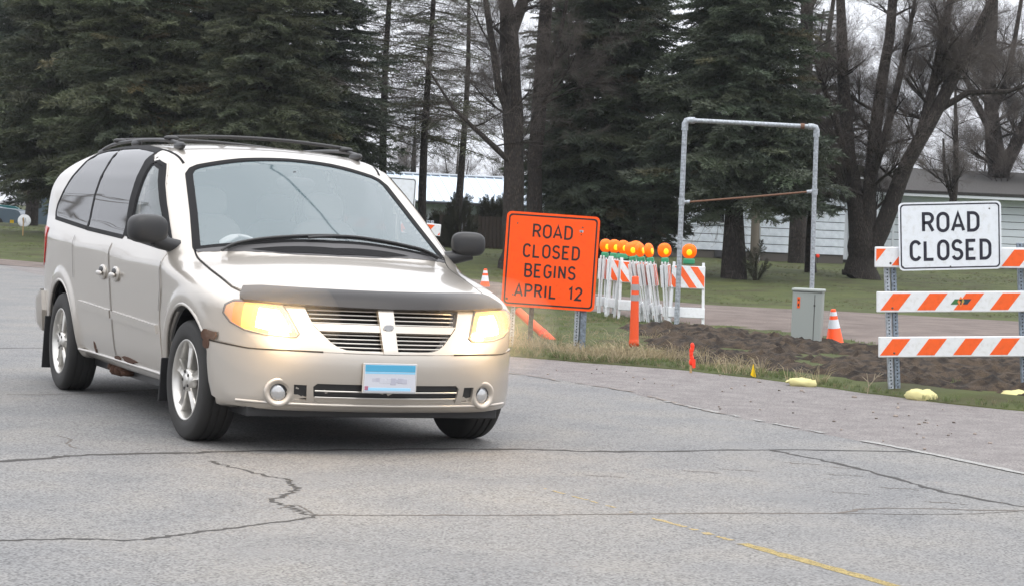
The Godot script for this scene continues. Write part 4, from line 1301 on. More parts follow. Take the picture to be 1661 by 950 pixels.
var GRILLE := [0.476, 0.805, 0.75, 0.426, 0.70, 0.80, 0.341, 0.61, 0.87, 0.30, 0.585, 0.885, 0.26, 0.574, 0.90, 0.0, 0.566, 0.905, -0.26, 0.574, 0.90, -0.30, 0.585, 0.885, -0.341, 0.61, 0.87, -0.426, 0.70, 0.80, -0.476, 0.805, 0.75]
var LAMP := [0.893, 0.745, 0.584, 0.878, 0.790, 0.585, 0.822, 0.812, 0.595, 0.713, 0.814, 0.639, 0.575, 0.800, 0.703, 0.545, 0.765, 0.72, 0.52, 0.71, 0.75, 0.496, 0.65, 0.79, 0.512, 0.632, 0.79, 0.54, 0.629, 0.78, 0.667, 0.638, 0.733, 0.794, 0.660, 0.691, 0.863, 0.697, 0.628]
var WIN_F := [-1.33, 1.102, -1.33, 1.585, -1.28, 1.595, -1.17, 1.57, -0.98, 1.44, -0.72, 1.272, -0.53, 1.145, -0.44, 1.085, -0.425, 1.062, -0.46, 1.055]
var WIN_M := [-1.46, 1.112, -1.52, 1.60, -1.50, 1.655, -1.60, 1.665, -2.0, 1.69, -2.42, 1.69, -2.42, 1.145]
var WIN_R := [-2.45, 1.148, -2.45, 1.69, -2.80, 1.68, -2.98, 1.655, -3.10, 1.61, -3.32, 1.45, -3.47, 1.29, -3.48, 1.235, -3.43, 1.20]
var SCREEN := [-0.785, -0.385, -0.6, -0.425, -0.4, -0.452, 0.0, -0.475, 0.4, -0.452, 0.6, -0.425, 0.785, -0.385, 0.79, -0.35, 0.73, 0.0, 0.66, 0.46, 0.625, 0.515, 0.58, 0.535, 0.3, 0.555, 0.0, 0.56, -0.3, 0.555, -0.58, 0.535, -0.625, 0.515, -0.66, 0.46, -0.73, 0.0, -0.79, -0.35]
var f_wf := Field.new()
var f_wm := Field.new()
var f_wr := Field.new()
var f_ws := Field.new()
var f_gr := Field.new()

func hull(p: Vector3) -> float:
	var s := skin(p)
	if s > 0.08: return s
	var l := absf(p.x)
	var d := s
	# the cabin
	var cab := maxf(maxf(s + 0.045 + 0.05 * smoothstep(-1.0, -0.7, p.z) * smoothstep(0.5, 0.62, l), 0.42 - p.y), p.z + 0.02)
	d = maxf(d, -cab)
	# the wheel houses
	if p.y < 0.85:
		var r := minf(Vector2(p.z - AXF, p.y - 0.345).length(), Vector2(p.z - AXR, p.y - 0.345).length()) - 0.415
		d = maxf(d, -maxf(r, 0.60 - l))
	if p.y > 1.0:
		if l > 0.5:
			d = maxf(d, -minf(f_wf.at(p.z, p.y), minf(f_wm.at(p.z, p.y), f_wr.at(p.z, p.y))))
		if p.z > -1.3:
			var w := (p.y - 1.37) * 0.5 - (p.z + 0.55) * 0.866
			d = maxf(d, -maxf(f_ws.at(l, w), -0.09 - s))
	elif p.z > 0.4:
		var sx := RAD * atan2(l, p.z + 0.1)
		d = maxf(d, -maxf(f_gr.at(sx, p.y), -0.06 - s))
	return d

func van_shell() -> Array:
	f_wf.build(grown(pv(WIN_F), -0.028), Vector2(-3.8, 0.95), Vector2(0.0, 1.85), 0.03)
	f_wm.build(grown(pv(WIN_M), -0.008), Vector2(-3.8, 0.95), Vector2(0.0, 1.85), 0.03)
	f_wr.build(grown(pv(WIN_R), -0.008), Vector2(-3.8, 0.95), Vector2(0.0, 1.85), 0.03)
	f_ws.build(grown(pv(SCREEN), -0.02), Vector2(-0.1, -0.8), Vector2(1.1, 0.8), 0.025)
	f_gr.build(grown(front_pts(GRILLE), 0.012), Vector2(-0.1, 0.4), Vector2(1.1, 1.0), 0.025)
	var st := 0.024
	var B := 6
	var nx := 42 + 3
	var ny := 78
	var nz := 228
	var o := Vector3(-0.5 * st, 0.13, -4.32)
	var val := PackedFloat32Array()
	val.resize(nx * ny * nz)
	for bz in range(0, nz, B):
		for by in range(0, ny, B):
			for bx in range(0, nx, B):
				var ctr := o + Vector3(bx + B * 0.5 - 0.5, by + B * 0.5 - 0.5, bz + B * 0.5 - 0.5) * st
				var h := hull(ctr)
				var near := absf(h) < st * B * 1.1
				for z in range(bz, mini(bz + B, nz)):
					for y in range(by, mini(by + B, ny)):
						var k := (z * ny + y) * nx
						for x in range(bx, mini(bx + B, nx)):
							val[k + x] = hull(o + Vector3(x, y, z) * st) if near else h
	var outer := G.new()
	var inner := G.new()
	var cell := {}
	var sy := nx
	var sz := nx * ny
	var corner := [0, 1, sy, sy + 1, sz, sz + 1, sz + sy, sz + sy + 1]
	for z in nz - 1:
		for y in ny - 1:
			for x in nx - 1:
				var k := (z * ny + y) * nx + x
				var first := val[k] < 0.0
				var mixed := false
				for e in 7:
					if (val[k + corner[e + 1]] < 0.0) != first:
						mixed = true
						break
				if not mixed: continue
				var sum := Vector3.ZERO
				var cnt := 0
				for e in 8:
					for ax in 3:
						var b := 1 << ax
						if e & b: continue
						var v0 := val[k + corner[e]]
						var v1 := val[k + corner[e | b]]
						if (v0 < 0.0) == (v1 < 0.0): continue
						var p := Vector3(e & 1, (e >> 1) & 1, (e >> 2) & 1)
						p[ax] += v0 / (v0 - v1)
						sum += p; cnt += 1
				var q := o + (Vector3(x, y, z) + sum / cnt) * st
				if x == 0: q.x = 0.0
				cell[k] = q
	var ids := [{}, {}]
	for k in cell:
		var q: Vector3 = cell[k]
		var s := skin(q)
		var nn: Vector3
		if s > -0.022:
			nn = skin_n(q)
			if absf(s) < 0.009:
				q -= nn * s
				cell[k] = q
		else:
			var h := 0.012
			nn = Vector3(hull(q + Vector3(h, 0, 0)) - hull(q - Vector3(h, 0, 0)), hull(q + Vector3(0, h, 0)) - hull(q - Vector3(0, h, 0)), hull(q + Vector3(0, 0, h)) - hull(q - Vector3(0, 0, h))).normalized()
		ids[0][k] = [nn, s > -0.022]
	var idx := {}
	for z in range(1, nz - 1):
		for y in range(1, ny - 1):
			for x in range(0, nx - 1):
				var k := (z * ny + y) * nx + x
				var a := val[k] < 0.0
				for ax in 3:
					var stp: int = [1, sy, sz][ax]
					if (val[k + stp] < 0.0) == a: continue
					if x == 0 and ax != 0: continue
					var u: int = [sy, sz, 1][ax]
					var w: int = [sz, 1, sy][ax]
					if ax == 0 and x == 0: continue
					var r := [k, k - u, k - u - w, k - w]
					var ok := true
					for e in r:
						if not cell.has(e): ok = false
					if not ok: continue
					var out_side := 0
					for e in r:
						if ids[0][e][1]: out_side += 1
					var g: G = outer if out_side >= 2 else inner
					var sel := 0 if out_side >= 2 else 1
					for mir in [1.0, -1.0]:
						var f := []
						for e in r:
							var key := [e, sel, mir]
							if not idx.has(key):
								idx[key] = g.vert(cell[e] * Vector3(mir, 1, 1), ids[0][e][0] * Vector3(mir, 1, 1))
							f.append(idx[key])
						g.face(f[0], f[1], f[2]); g.face(f[0], f[2], f[3])
	return [outer, inner]
func map_rear(p: Vector2, _s: float) -> Array:
	var d := Vector3(sin(p.x / RAD), 0, -cos(p.x / RAD))
	return [Vector3(0, p.y, -3.2) + d * 1.6, -d]

func wheel(parent: Node3D, at: Vector3, sg: float, turn: float):
	var w := Node3D.new()
	w.name = "wheel" if not parent.has_node("wheel") else "wheel_%03d" % parent.get_children().filter(func(x): return x.name.begins_with("wheel")).size()
	parent.add_child(w)
	w.position = at; w.rotation.y = turn
	var xf := Transform3D(Basis(Vector3(0, 0, sg), Vector3(sg, 0, 0), Vector3(0, 1, 0)), Vector3.ZERO)
	var g := G.new()
	g.lathe(P2([0.20, -0.10, 0.225, -0.105, 0.30, -0.108, 0.328, -0.098, 0.340, -0.080, 0.343, -0.062, 0.343, -0.050, 0.343, -0.050, 0.334, -0.048, 0.334, -0.040, 0.343, -0.038, 0.343, -0.038, 0.343, -0.008, 0.343, -0.008, 0.334, -0.006, 0.334, 0.006, 0.343, 0.008, 0.343, 0.008, 0.343, 0.038, 0.343, 0.038, 0.334, 0.040, 0.334, 0.048, 0.343, 0.050, 0.343, 0.050, 0.343, 0.062, 0.340, 0.080, 0.330, 0.097, 0.318, 0.104, 0.316, 0.1045, 0.300, 0.109, 0.27, 0.110, 0.25, 0.107, 0.236, 0.101, 0.228, 0.094]), xf, 48)
	part("tyre", g, M.rubber, w)
	g = G.new()
	g.lathe(P2([0.228, 0.090, 0.233, 0.098, 0.230, 0.102, 0.222, 0.100, 0.216, 0.088, 0.207, 0.06, 0.20, 0.0, 0.20, -0.09]), xf, 40)
	part("rim", g, M.alloy, w)
	g = G.new()
	g.lathe(P2([0.0, -0.02, 0.2, -0.02]), xf, 24)
	part("brake_disc", g, M.dark_metal, w)
	for k in 5:
		var a := TAU * k / 5.0 + 0.35
		var sp := G.new()
		var t := xf * Transform3D(Basis(Vector3(cos(a), 0, sin(a)), Vector3(0, 1, 0), Vector3(-sin(a), 0, cos(a))), Vector3.ZERO)
		var rows := [[0.03, 0.036, 0.082], [0.07, 0.040, 0.086], [0.13, 0.052, 0.082], [0.18, 0.066, 0.078], [0.212, 0.080, 0.082]]
		for r in rows.size() - 1:
			var p: Array = rows[r]
			var q: Array = rows[r + 1]
			for sd in [-1.0, 1.0]:
				var m0 := 0.006 if r > 0 else 0.0
				# two ridges with a groove between them
				sp.quad(t * Vector3(p[0], p[2] - 0.012, sd * 0.004), t * Vector3(q[0], q[2] - 0.012, sd * 0.008), t * Vector3(q[0], q[2], sd * q[1] * 0.45), t * Vector3(p[0], p[2], sd * (p[1] * 0.45 + m0 * 0.2)), t.basis.y)
				sp.quad(t * Vector3(p[0], p[2], sd * (p[1] * 0.45 + m0 * 0.2)), t * Vector3(q[0], q[2], sd * q[1] * 0.45), t * Vector3(q[0], q[2] - 0.008, sd * q[1] * 0.5), t * Vector3(p[0], p[2] - 0.008, sd * p[1] * 0.5), t.basis.y)
				sp.quad(t * Vector3(p[0], p[2] - 0.008, sd * p[1] * 0.5), t * Vector3(q[0], q[2] - 0.008, sd * q[1] * 0.5), t * Vector3(q[0], 0.02, sd * q[1] * 0.5), t * Vector3(p[0], 0.02, sd * p[1] * 0.5), t.basis.z * sd)
			sp.quad(t * Vector3(p[0], p[2] - 0.012, -0.004), t * Vector3(q[0], q[2] - 0.012, -0.008), t * Vector3(q[0], q[2] - 0.012, 0.008), t * Vector3(p[0], p[2] - 0.012, 0.004), t.basis.y)
		part("spoke", sp, M.alloy, w)
	g = G.new()
	g.lathe(P2([0.066, 0.05, 0.064, 0.088, 0.058, 0.096, 0.05, 0.098, 0.034, 0.095, 0.032, 0.101, 0.02, 0.104, 0.0, 0.105]), xf, 20)
	part("hub_cap", g, M.alloy, w)
	g = G.new()
	for k in 5:
		var a := TAU * k / 5.0
		g = G.new()
		g.rod(xf * Vector3(cos(a) * 0.05, 0.09, sin(a) * 0.05), xf * Vector3(cos(a) * 0.05, 0.102, sin(a) * 0.05), 0.009, 8)
		part("lug_nut", g, M.dark_metal, w)

func van_materials():
	var pm := mat("paint", Color(0.715, 0.69, 0.655), 0.32, 0.60, 0.5)
	pm.clearcoat_enabled = true; pm.clearcoat = 0.9; pm.clearcoat_roughness = 0.06
	mat("rubber", lin(0.022, 0.021, 0.020), 0.75)
	mat("alloy", Color(0.80, 0.79, 0.77), 0.3, 0.85)
	mat("dark_metal", lin(0.03, 0.028, 0.026), 0.6, 0.4)
	mat("black_plastic", lin(0.018, 0.018, 0.019), 0.45)
	mat("grey_plastic", lin(0.075, 0.073, 0.075), 0.5)
	mat("seal", lin(0.011, 0.011, 0.012), 0.75, 0.0, 0.3)
	mat("cabin_trim", lin(0.16, 0.155, 0.15), 0.8)
	mat("seat_cloth", lin(0.24, 0.23, 0.215), 0.9)
	mat("dash", lin(0.11, 0.11, 0.112), 0.7)
	var sm := mat("smoke_acrylic", lin(0.028, 0.026, 0.026), 0.34, 0.0, 0.38)
	sm.clearcoat_enabled = true; sm.clearcoat = 0.12; sm.clearcoat_roughness = 0.2
	mat("chrome", Color(0.85, 0.86, 0.88), 0.25, 0.6)
	mat("rust", lin(0.075, 0.035, 0.02), 0.95)
	var gl := mat("glass_front", Color(0.43, 0.515, 0.54, 0.46), 0.03, 0.0, 0.78)
	gl.transparency = BaseMaterial3D.TRANSPARENCY_ALPHA
	gl = mat("glass_side", Color(0.42, 0.47, 0.48, 0.42), 0.03, 0.0, 0.8)
	gl.transparency = BaseMaterial3D.TRANSPARENCY_ALPHA
	gl = mat("glass_dark", Color(0.10, 0.10, 0.115, 0.93), 0.03, 0.0, 1.0)
	gl.transparency = BaseMaterial3D.TRANSPARENCY_ALPHA
	gl = mat("glass_clear", Color(0.95, 0.93, 0.9, 0.08), 0.03, 0.0, 0.4)
	gl.transparency = BaseMaterial3D.TRANSPARENCY_ALPHA
	var em := mat("lamp_bulb", Color(1, 0.97, 0.9), 0.3)
	em.emission_enabled = true; em.emission = Color(1.0, 0.90, 0.70); em.emission_energy_multiplier = 9.0
	em = mat("lamp_reflector", Color(0.90, 0.66, 0.30), 0.2, 0.5)
	em.emission_enabled = true; em.emission = Color(1.0, 0.72, 0.22); em.emission_energy_multiplier = 0.85
	em = mat("lamp_amber", Color(0.90, 0.40, 0.08), 0.25)
	em.emission_enabled = true; em.emission = Color(1.0, 0.50, 0.06); em.emission_energy_multiplier = 0.6
	mat("lamp_edge", Color(0.85, 0.58, 0.36), 0.2)
	mat("tail_red", Color(0.75, 0.10, 0.06), 0.2)
	mat("fog_lens", Color(0.72, 0.73, 0.74), 0.12, 0.6)
	mat("coloured", Color.WHITE, 0.5).vertex_color_use_as_albedo = true
	var fm := FogMaterial.new()
	fm.resource_name = "mist"; fm.density = 0.15; fm.albedo = Color(1, 0.97, 0.93)
	M.mist = fm
	mat("paper", lin(0.75, 0.76, 0.75), 0.9)

func build_van(at: Vector3, yaw: float):
	van_fields()
	var t := thing("minivan", "champagne coloured minivan with headlights on, dark hood shield and roof rack", "minivan", at, yaw)
	t.rotation.z = -0.012
	var sh := van_shell()
	var body := part("body", sh[0], M.paint, t)
	part("cabin_lining", sh[1], M.cabin_trim, t)
	var g := G.new()
	var F3 := func(a: Array, sg := 1.0) -> PackedVector2Array: return front_pts(a, sg)
	# hood, header, bumpers
	patch(g, pv([-0.79, -0.30, -0.51, -0.165, -0.25, -0.07, 0.0, -0.035, 0.25, -0.07, 0.51, -0.165, 0.79, -0.30, 0.785, 0.04, 0.765, 0.40, 0.73, 0.49, 0.6, 0.575, 0.3, 0.645, 0.0, 0.67, -0.3, 0.645, -0.6, 0.575, -0.73, 0.49, -0.765, 0.40, -0.785, 0.04]), [], 0.045, map_top, 0.005, 1.0, 0.02)
	part("hood", g, M.paint, t)
	g = G.new()
	for sg in [-1.0, 1.0]:
		g = G.new()
		ribbon(g, pv([0.797, -0.30, 0.793, 0.04, 0.774, 0.40, 0.745, 0.50], sg), 0.009, map_top, 0.003)
		part("panel_gap", g, M.seal, body)
		for l in [[-0.40, 0.98, -0.405, 0.83, -0.46, 0.70], [-1.64, 1.04, -1.645, 0.6, -1.64, 0.34], [-2.655, 1.08, -2.675, 0.8]]:
			g = G.new()
			ribbon(g, pv(l), 0.008, map_side, 0.009, sg)
			part("panel_gap", g, M.seal, body)
		g = G.new()
		ribbon(g, front_pts([0.93, 0.590, 0.50, 0.76, 0.565, 0.70, 0.4, 0.558, 0.89], sg), 0.008, map_front, 0.018)
		part("panel_gap", g, M.seal, body)
	g = G.new()
	var gr := front_pts(GRILLE)
	patch(g, front_pts([0.90, 0.592, 0.56, 0.76, 0.567, 0.70, 0.4, 0.561, 0.89, 0.0, 0.557, 0.90, -0.4, 0.561, 0.89, -0.76, 0.567, 0.70, -0.90, 0.592, 0.56, -0.86, 0.835, 0.52, -0.5, 0.835, 0.64, 0.0, 0.835, 0.73, 0.5, 0.835, 0.64, 0.86, 0.835, 0.52]), [gr], 0.035, map_front, 0.006, 1.0, 0.045)
	part("header_panel", g, M.paint, t)
	g = G.new()
	var low := front_pts([0.425, 0.392, 0.90, 0.445, 0.375, 0.89, 0.44, 0.295, 0.89, 0.415, 0.283, 0.90, -0.415, 0.283, 0.90, -0.44, 0.295, 0.89, -0.445, 0.375, 0.89, -0.425, 0.392, 0.90])
	var holes := [low]
	for sg in [-1.0, 1.0]:
		var ring := PackedVector2Array()
		var c: Vector2 = front_pts([0.63, 0.334, 0.83], sg)[0]
		for k in 20: ring.append(c + Vector2(cos(TAU * k / 20), sin(TAU * k / 20)) * 0.062)
		holes.append(ring)
		holes.append(front_pts([0.49, 0.382, 0.90, 0.49, 0.300, 0.90, 0.555, 0.300, 0.87, 0.553, 0.382, 0.87], sg))
	patch(g, front_pts([0.945, 0.585, 0.49, 0.76, 0.560, 0.70, 0.4, 0.554, 0.89, 0.0, 0.551, 0.90, -0.4, 0.554, 0.89, -0.76, 0.560, 0.70, -0.945, 0.585, 0.49, -0.945, 0.46, 0.485, -0.935, 0.36, 0.49, -0.90, 0.29, 0.52, -0.84, 0.258, 0.60, -0.6, 0.248, 0.78, 0.0, 0.246, 0.88, 0.6, 0.248, 0.78, 0.84, 0.258, 0.60, 0.90, 0.29, 0.52, 0.935, 0.36, 0.49, 0.945, 0.46, 0.485]), holes, 0.035, map_front, 0.016, 1.0, 0.03)
	var bump := part("front_bumper", g, M.paint, t)
	g = G.new()
	for h in holes: patch(g, grown(h, 0.012), [], 0.05, map_front, 0.001)
	part("air_intake", g, M.black_plastic, bump)
	for u in [0.352, 0.318]:
		g = G.new()
		var line := []
		for k in 13: line.append(front_pts([-0.435 + 0.0725 * k, u, 0.89])[0])
		skin_rod(g, line, map_front, 0.012, 0.005 if u > 0.33 else 0.004)
		part("slat", g, M.alloy, bump)
	g = G.new()
	var lip := []
	for k in 17: lip.append(front_pts([-0.8 + 0.1 * k, 0.279, 0.9 - 0.3 * absf(-0.8 + 0.1 * k)])[0])
	skin_rod(g, lip, map_front, 0.014, 0.010)
	part("bumper_lip", g, M.paint, bump)
	g = G.new()
	patch(g, front_pts([0.82, 0.235, 0.58, 0.6, 0.228, 0.80, 0.0, 0.226, 0.90, -0.6, 0.228, 0.80, -0.82, 0.235, 0.58, -0.80, 0.205, 0.6, 0.0, 0.20, 0.9, 0.80, 0.205, 0.6]), [], 0.05, func(p, _s): return [map_front(p, 1.0)[0] , map_front(p, 1.0)[1]] if p.y > 0.225 else [map_front(Vector2(p.x, 0.225), 1.0)[0], map_front(p, 1.0)[1]], -0.03)
	g.box(Vector3(0, 0.25, -1.5), Vector3(1.5, 0.12, 4.4))
	part("underbody", g, M.black_plastic, t)
	# grille
	g = G.new()
	patch(g, grown(gr, 0.02), [], 0.05, map_front, -0.05)
	var grille := part("grille", g, M.seal, t)
	for u in [0.795, 0.772, 0.749, 0.726, 0.664, 0.642, 0.62, 0.598, 0.578]:
		g = G.new()
		var half := 0.0
		for k in range(0, 18, 3):
			if GRILLE[k + 1] >= u: half = lerpf(GRILLE[k + 3], GRILLE[k], (u - GRILLE[k + 4]) / maxf(GRILLE[k + 1] - GRILLE[k + 4], 1e-4))
		var line := []
		for k in 11: line.append(front_pts([half * (k / 5.0 - 1.0), u, 0.8])[0])
		skin_rod(g, line, map_front, -0.022, 0.0042)
		part("slat", g, M.alloy, grille)
	g = G.new()
	patch(g, front_pts([0.43, 0.712, 0.79, 0.0, 0.712, 0.81, -0.43, 0.712, 0.79, -0.40, 0.674, 0.83, 0.0, 0.674, 0.85, 0.40, 0.674, 0.83]), [], 0.04, map_front, 0.004, 1.0, 0.03)
	part("cross_bar", g, M.paint, grille)
	g = G.new()
	patch(g, front_pts([0.045, 0.80, 0.76, -0.045, 0.80, 0.76, -0.042, 0.556, 0.9, 0.042, 0.556, 0.9]), [], 0.03, map_front, 0.012, 1.0, 0.03)
	part("centre_bar", g, M.paint, grille)
	g = G.new()
	var em := march(Vector3(0, 0.695, 2), Vector3(0, 0, -1)) + Vector3(0, 0, 0.014)
	var ram := pv([-0.026, 0.022, -0.012, 0.027, 0.012, 0.027, 0.026, 0.022, 0.030, 0.008, 0.022, -0.006, 0.016, 0.004, 0.010, -0.018, 0.0, -0.03, -0.010, -0.018, -0.016, 0.004, -0.022, -0.006, -0.030, 0.008])
	g.prism(ram, 0.0, 0.008, Transform3D(Basis(Vector3.RIGHT, 0.25), em))
	part("emblem", g, M.chrome, grille)
	# hood shield
	g = G.new()
	patch(g, front_pts([0.80, 0.845, 0.57, 0.80, 0.825, 0.60, 0.77, 0.805, 0.63, 0.6, 0.798, 0.70, 0.3, 0.793, 0.76, 0.0, 0.790, 0.775, -0.3, 0.793, 0.76, -0.6, 0.798, 0.70, -0.77, 0.805, 0.63, -0.80, 0.825, 0.60, -0.80, 0.845, 0.57, -0.765, 0.868, 0.50, -0.65, 0.875, 0.52, -0.35, 0.872, 0.61, 0.0, 0.870, 0.66, 0.35, 0.872, 0.61, 0.65, 0.875, 0.52, 0.765, 0.868, 0.50]), [], 0.02, map_front, 0.03, 1.0, 0.03, 0.022)
	part("hood_shield", g, M.smoke_acrylic, t)
	# lamps
	for sg in [-1.0, 1.0]:
		var hl := Node3D.new()
		hl.name = "headlight" if sg < 0 else "headlight_001"
		t.add_child(hl)
		var all := front_pts(LAMP, sg)
		var cut := func(a: float, b: float) -> PackedVector2Array:
			var x0 := minf(a * sg, b * sg)
			var x1 := maxf(a * sg, b * sg)
			var r := Geometry2D.intersect_polygons(grown(all, -0.008), PackedVector2Array([Vector2(x0, 0.5), Vector2(x1, 0.5), Vector2(x1, 0.9), Vector2(x0, 0.9)]))
			return r[0]
		g = G.new()
		patch(g, grown(all, 0.002), [grown(all, -0.005)], 0.04, map_front, 0.012, 1.0, 0.012)
		part("bezel", g, M.grey_plastic, hl)
		g = G.new()
		var main: PackedVector2Array = cut.call(0.30, 0.715)
		patch(g, grown(main, -0.022), [], 0.03, map_front, 0.0095)
		part("lamp_bulb", g, M.lamp_bulb, hl)
		g = G.new()
		patch(g, main, [grown(main, -0.0215)], 0.03, map_front, 0.009)
		part("lamp_reflector", g, M.lamp_reflector, hl)
		g = G.new()
		patch(g, cut.call(0.716, 0.765), [], 0.03, map_front, 0.009)
		part("lamp_reflector", g, M.lamp_reflector, hl)
		g = G.new()
		patch(g, cut.call(0.765, 0.815), [], 0.03, map_front, 0.009)
		part("turn_lamp", g, M.lamp_amber, hl)
		g = G.new()
		patch(g, cut.call(0.815, 1.2), [], 0.03, map_front, 0.009)
		part("side_lens", g, M.lamp_edge, hl)
		g = G.new()
		patch(g, grown(all, -0.004), [], 0.03, map_front, 0.016, 1.0, 0.0, 0.012)
		part("lens_cover", g, M.glass_clear, hl)
		var sp := SpotLight3D.new()
		sp.name = "beam"
		hl.add_child(sp)
		sp.position = Vector3(sg * 0.62, 0.71, 0.86); sp.rotation = Vector3(0.06, PI, 0)
		sp.light_color = Color(1.0, 0.88, 0.68); sp.light_energy = 1.2; sp.spot_range = 60; sp.spot_angle = 38; sp.light_size = 0.08; sp.shadow_enabled = true; sp.spot_attenuation = 2.0
		var om := OmniLight3D.new()
		om.name = "glow"
		hl.add_child(om)
		om.position = Vector3(sg * 0.66, 0.715, 0.90)
		om.light_color = Color(1.0, 0.84, 0.60); om.light_energy = 0.22; om.omni_range = 20; om.omni_attenuation = 2.0; om.light_size = 0.09; om.shadow_enabled = true
		var mist := FogVolume.new()
		mist.name = "lamp_mist"
		hl.add_child(mist)
		mist.shape = RenderingServer.FOG_VOLUME_SHAPE_ELLIPSOID
		mist.size = Vector3(0.75, 0.6, 0.75); mist.position = Vector3(sg * 0.66, 0.715, 0.80)
		mist.material = M.mist
		# fog lamp
		var fl := Node3D.new()
		fl.name = "fog_lamp" if sg < 0 else "fog_lamp_001"
		t.add_child(fl)
		var fp: Vector3 = march(map_front(front_pts([0.63, 0.334, 0.83], sg)[0], 1.0)[0], map_front(front_pts([0.63, 0.334, 0.83], sg)[0], 1.0)[1])
		var fx := Transform3D(Basis(Vector3(0, 1, 0), sg * 0.22) * Basis(Vector3(1, 0, 0), PI / 2), fp)
		g = G.new()
		g.lathe(P2([0.046, 0.004, 0.05, 0.018, 0.062, 0.024, 0.072, 0.026, 0.08, 0.018, 0.082, 0.0]), fx, 28)
		part("bezel", g, M.paint, fl)
		g = G.new()
		g.lathe(P2([0.0, 0.012, 0.025, 0.010, 0.044, 0.003, 0.047, -0.002]), fx, 24)
		part("lens", g, M.fog_lens, fl)
	# plate
	g = G.new()
	var pl := march(Vector3(-0.012, 0.43, 2), Vector3(0, 0, -1)) + Vector3(0, 0, 0.026)
	g.col = Color(0.42, 0.43, 0.44); g.box(pl, Vector3(0.318, 0.166, 0.012))
	g.col = Color(0.52, 0.53, 0.58); g.box(pl + Vector3(0, 0, 0.0035), Vector3(0.302, 0.150, 0.008))
	g.col = Color(0.07, 0.33, 0.52); g.box(pl + Vector3(0, 0.055, 0.006), Vector3(0.298, 0.038, 0.005))
	g.col = Color(0.22, 0.52, 0.72); g.box(pl + Vector3(0, 0.030, 0.0055), Vector3(0.298, 0.012, 0.005))
	g.col = Color(0.30, 0.58, 0.78); g.box(pl + Vector3(-0.01, -0.060, 0.006), Vector3(0.270, 0.018, 0.005))
	var pr := RandomNumberGenerator.new()
	pr.seed = 3
	for k in 9:
		g.col = Color(0.38, 0.38, 0.45).lerp(Color(0.50, 0.51, 0.56), pr.randf())
		g.box(pl + Vector3(-0.09 + 0.022 * k, -0.012 + pr.randf_range(-0.006, 0.006), 0.0052 + 0.0002 * k), Vector3(0.034, pr.randf_range(0.012, 0.04), 0.005), Basis(), 0.002)
	g.col = Color(0.35, 0.14, 0.2); g.box(pl + Vector3(-0.137, -0.055, 0.0065), Vector3(0.022, 0.024, 0.005))
	part("license_plate", g, M.coloured, t)
	# screen and cowl
	g = G.new()
	var ws := pv(SCREEN)
	patch(g, grown(ws, -0.004), [], 0.05, map_glass, 0.002)
	var screen := part("windshield", g, M.glass_front, t)
	g = G.new()
	patch(g, grown(ws, 0.014), [grown(ws, -0.022)], 0.05, map_glass, 0.006, 1.0, 0.012)
	part("screen_seal", g, M.seal, screen)
	g = G.new()
	patch(g, grown(ws, 0.0), [grown(ws, -0.032)], 0.05, map_glass, 0.0045)
	part("frit_band", g, M.seal, screen)
	g = G.new()
	patch(g, pv([-0.79, -0.385, -0.6, -0.43, -0.4, -0.46, 0.0, -0.483, 0.4, -0.46, 0.6, -0.43, 0.79, -0.385, 0.785, -0.41, 0.51, -0.505, 0.25, -0.59, 0.0, -0.615, -0.25, -0.59, -0.51, -0.505, -0.785, -0.41]), [], 0.04, map_glass, 0.008, 1.0, 0.01)
	var cowl := part("cowl", g, M.grey_plastic, t)
	g = G.new()
	patch(g, pv([-0.5, -0.49, 0.0, -0.535, 0.5, -0.49, 0.3, -0.565, 0.0, -0.60, -0.3, -0.565]), [], 0.04, map_glass, 0.012)
	part("cowl_vent", g, M.seal, cowl)
	for w in [[-0.66, -0.475, -0.60, -0.445, -0.45, -0.435, -0.2, -0.435, 0.05, -0.425], [-0.15, -0.455, 0.1, -0.425, 0.3, -0.42, 0.5, -0.41, 0.62, -0.40, 0.72, -0.42]]:
		g = G.new()
		var line := []
		for p in curve(P2(w), 4, false): line.append(p)
		skin_rod(g, line, map_glass, 0.03, 0.009)
		skin_rod(g, line.slice(3), map_glass, 0.017, 0.006)
		part("wiper", g, M.black_plastic, t)
	# side windows, doors, handles
	for sg in [-1.0, 1.0]:
		var wf := pv(WIN_F)
		var wm := pv(WIN_M)
		var wr := pv(WIN_R)
		var mk := func(called: String, poly: PackedVector2Array, hs: Array, m: Material, off: float, skirt: float, par: Node, swell := 0.0) -> Node:
			var q := G.new()
			patch(q, poly, hs, 0.05, map_side, off, sg, skirt, swell)
			return part(called, q, m, par)
		var fd: Node = mk.call("front_door", pv([-0.49, 0.345, -1.63, 0.345, -1.63, 1.02, -1.40, 1.105, -1.395, 1.60, -1.30, 1.615, -1.165, 1.582, -0.975, 1.448, -0.715, 1.279, -0.525, 1.15, -0.43, 1.09, -0.41, 1.04, -0.40, 0.83, -0.475, 0.64, -0.49, 0.5]), [grown(wf, 0.004)], M.paint, 0.004, 0.01, t)
		var sd: Node = mk.call("sliding_door", pv([-1.65, 0.345, -2.62, 0.345, -2.66, 0.5, -2.66, 1.11, -1.65, 1.06]), [], M.paint, 0.004, 0.01, t)
		mk.call("door_glass", grown(wf, -0.002), [], M.glass_side, 0.001, 0.0, fd)
		mk.call("glass_edge", grown(wf, 0.0), [grown(wf, -0.030)], M.seal, 0.003, 0.0, fd)
		mk.call("door_glass", grown(wm, -0.002), [], M.glass_dark, 0.003, 0.0, sd)
		mk.call("quarter_glass", grown(wr, -0.002), [], M.glass_dark, 0.003, 0.0, t)
		mk.call("window_seal", grown(wf, 0.006), [grown(wf, -0.010)], M.seal, 0.006, 0.006, fd)
		var union: PackedVector2Array = Geometry2D.merge_polygons(grown(wm, 0.02), grown(wr, 0.02))[0]
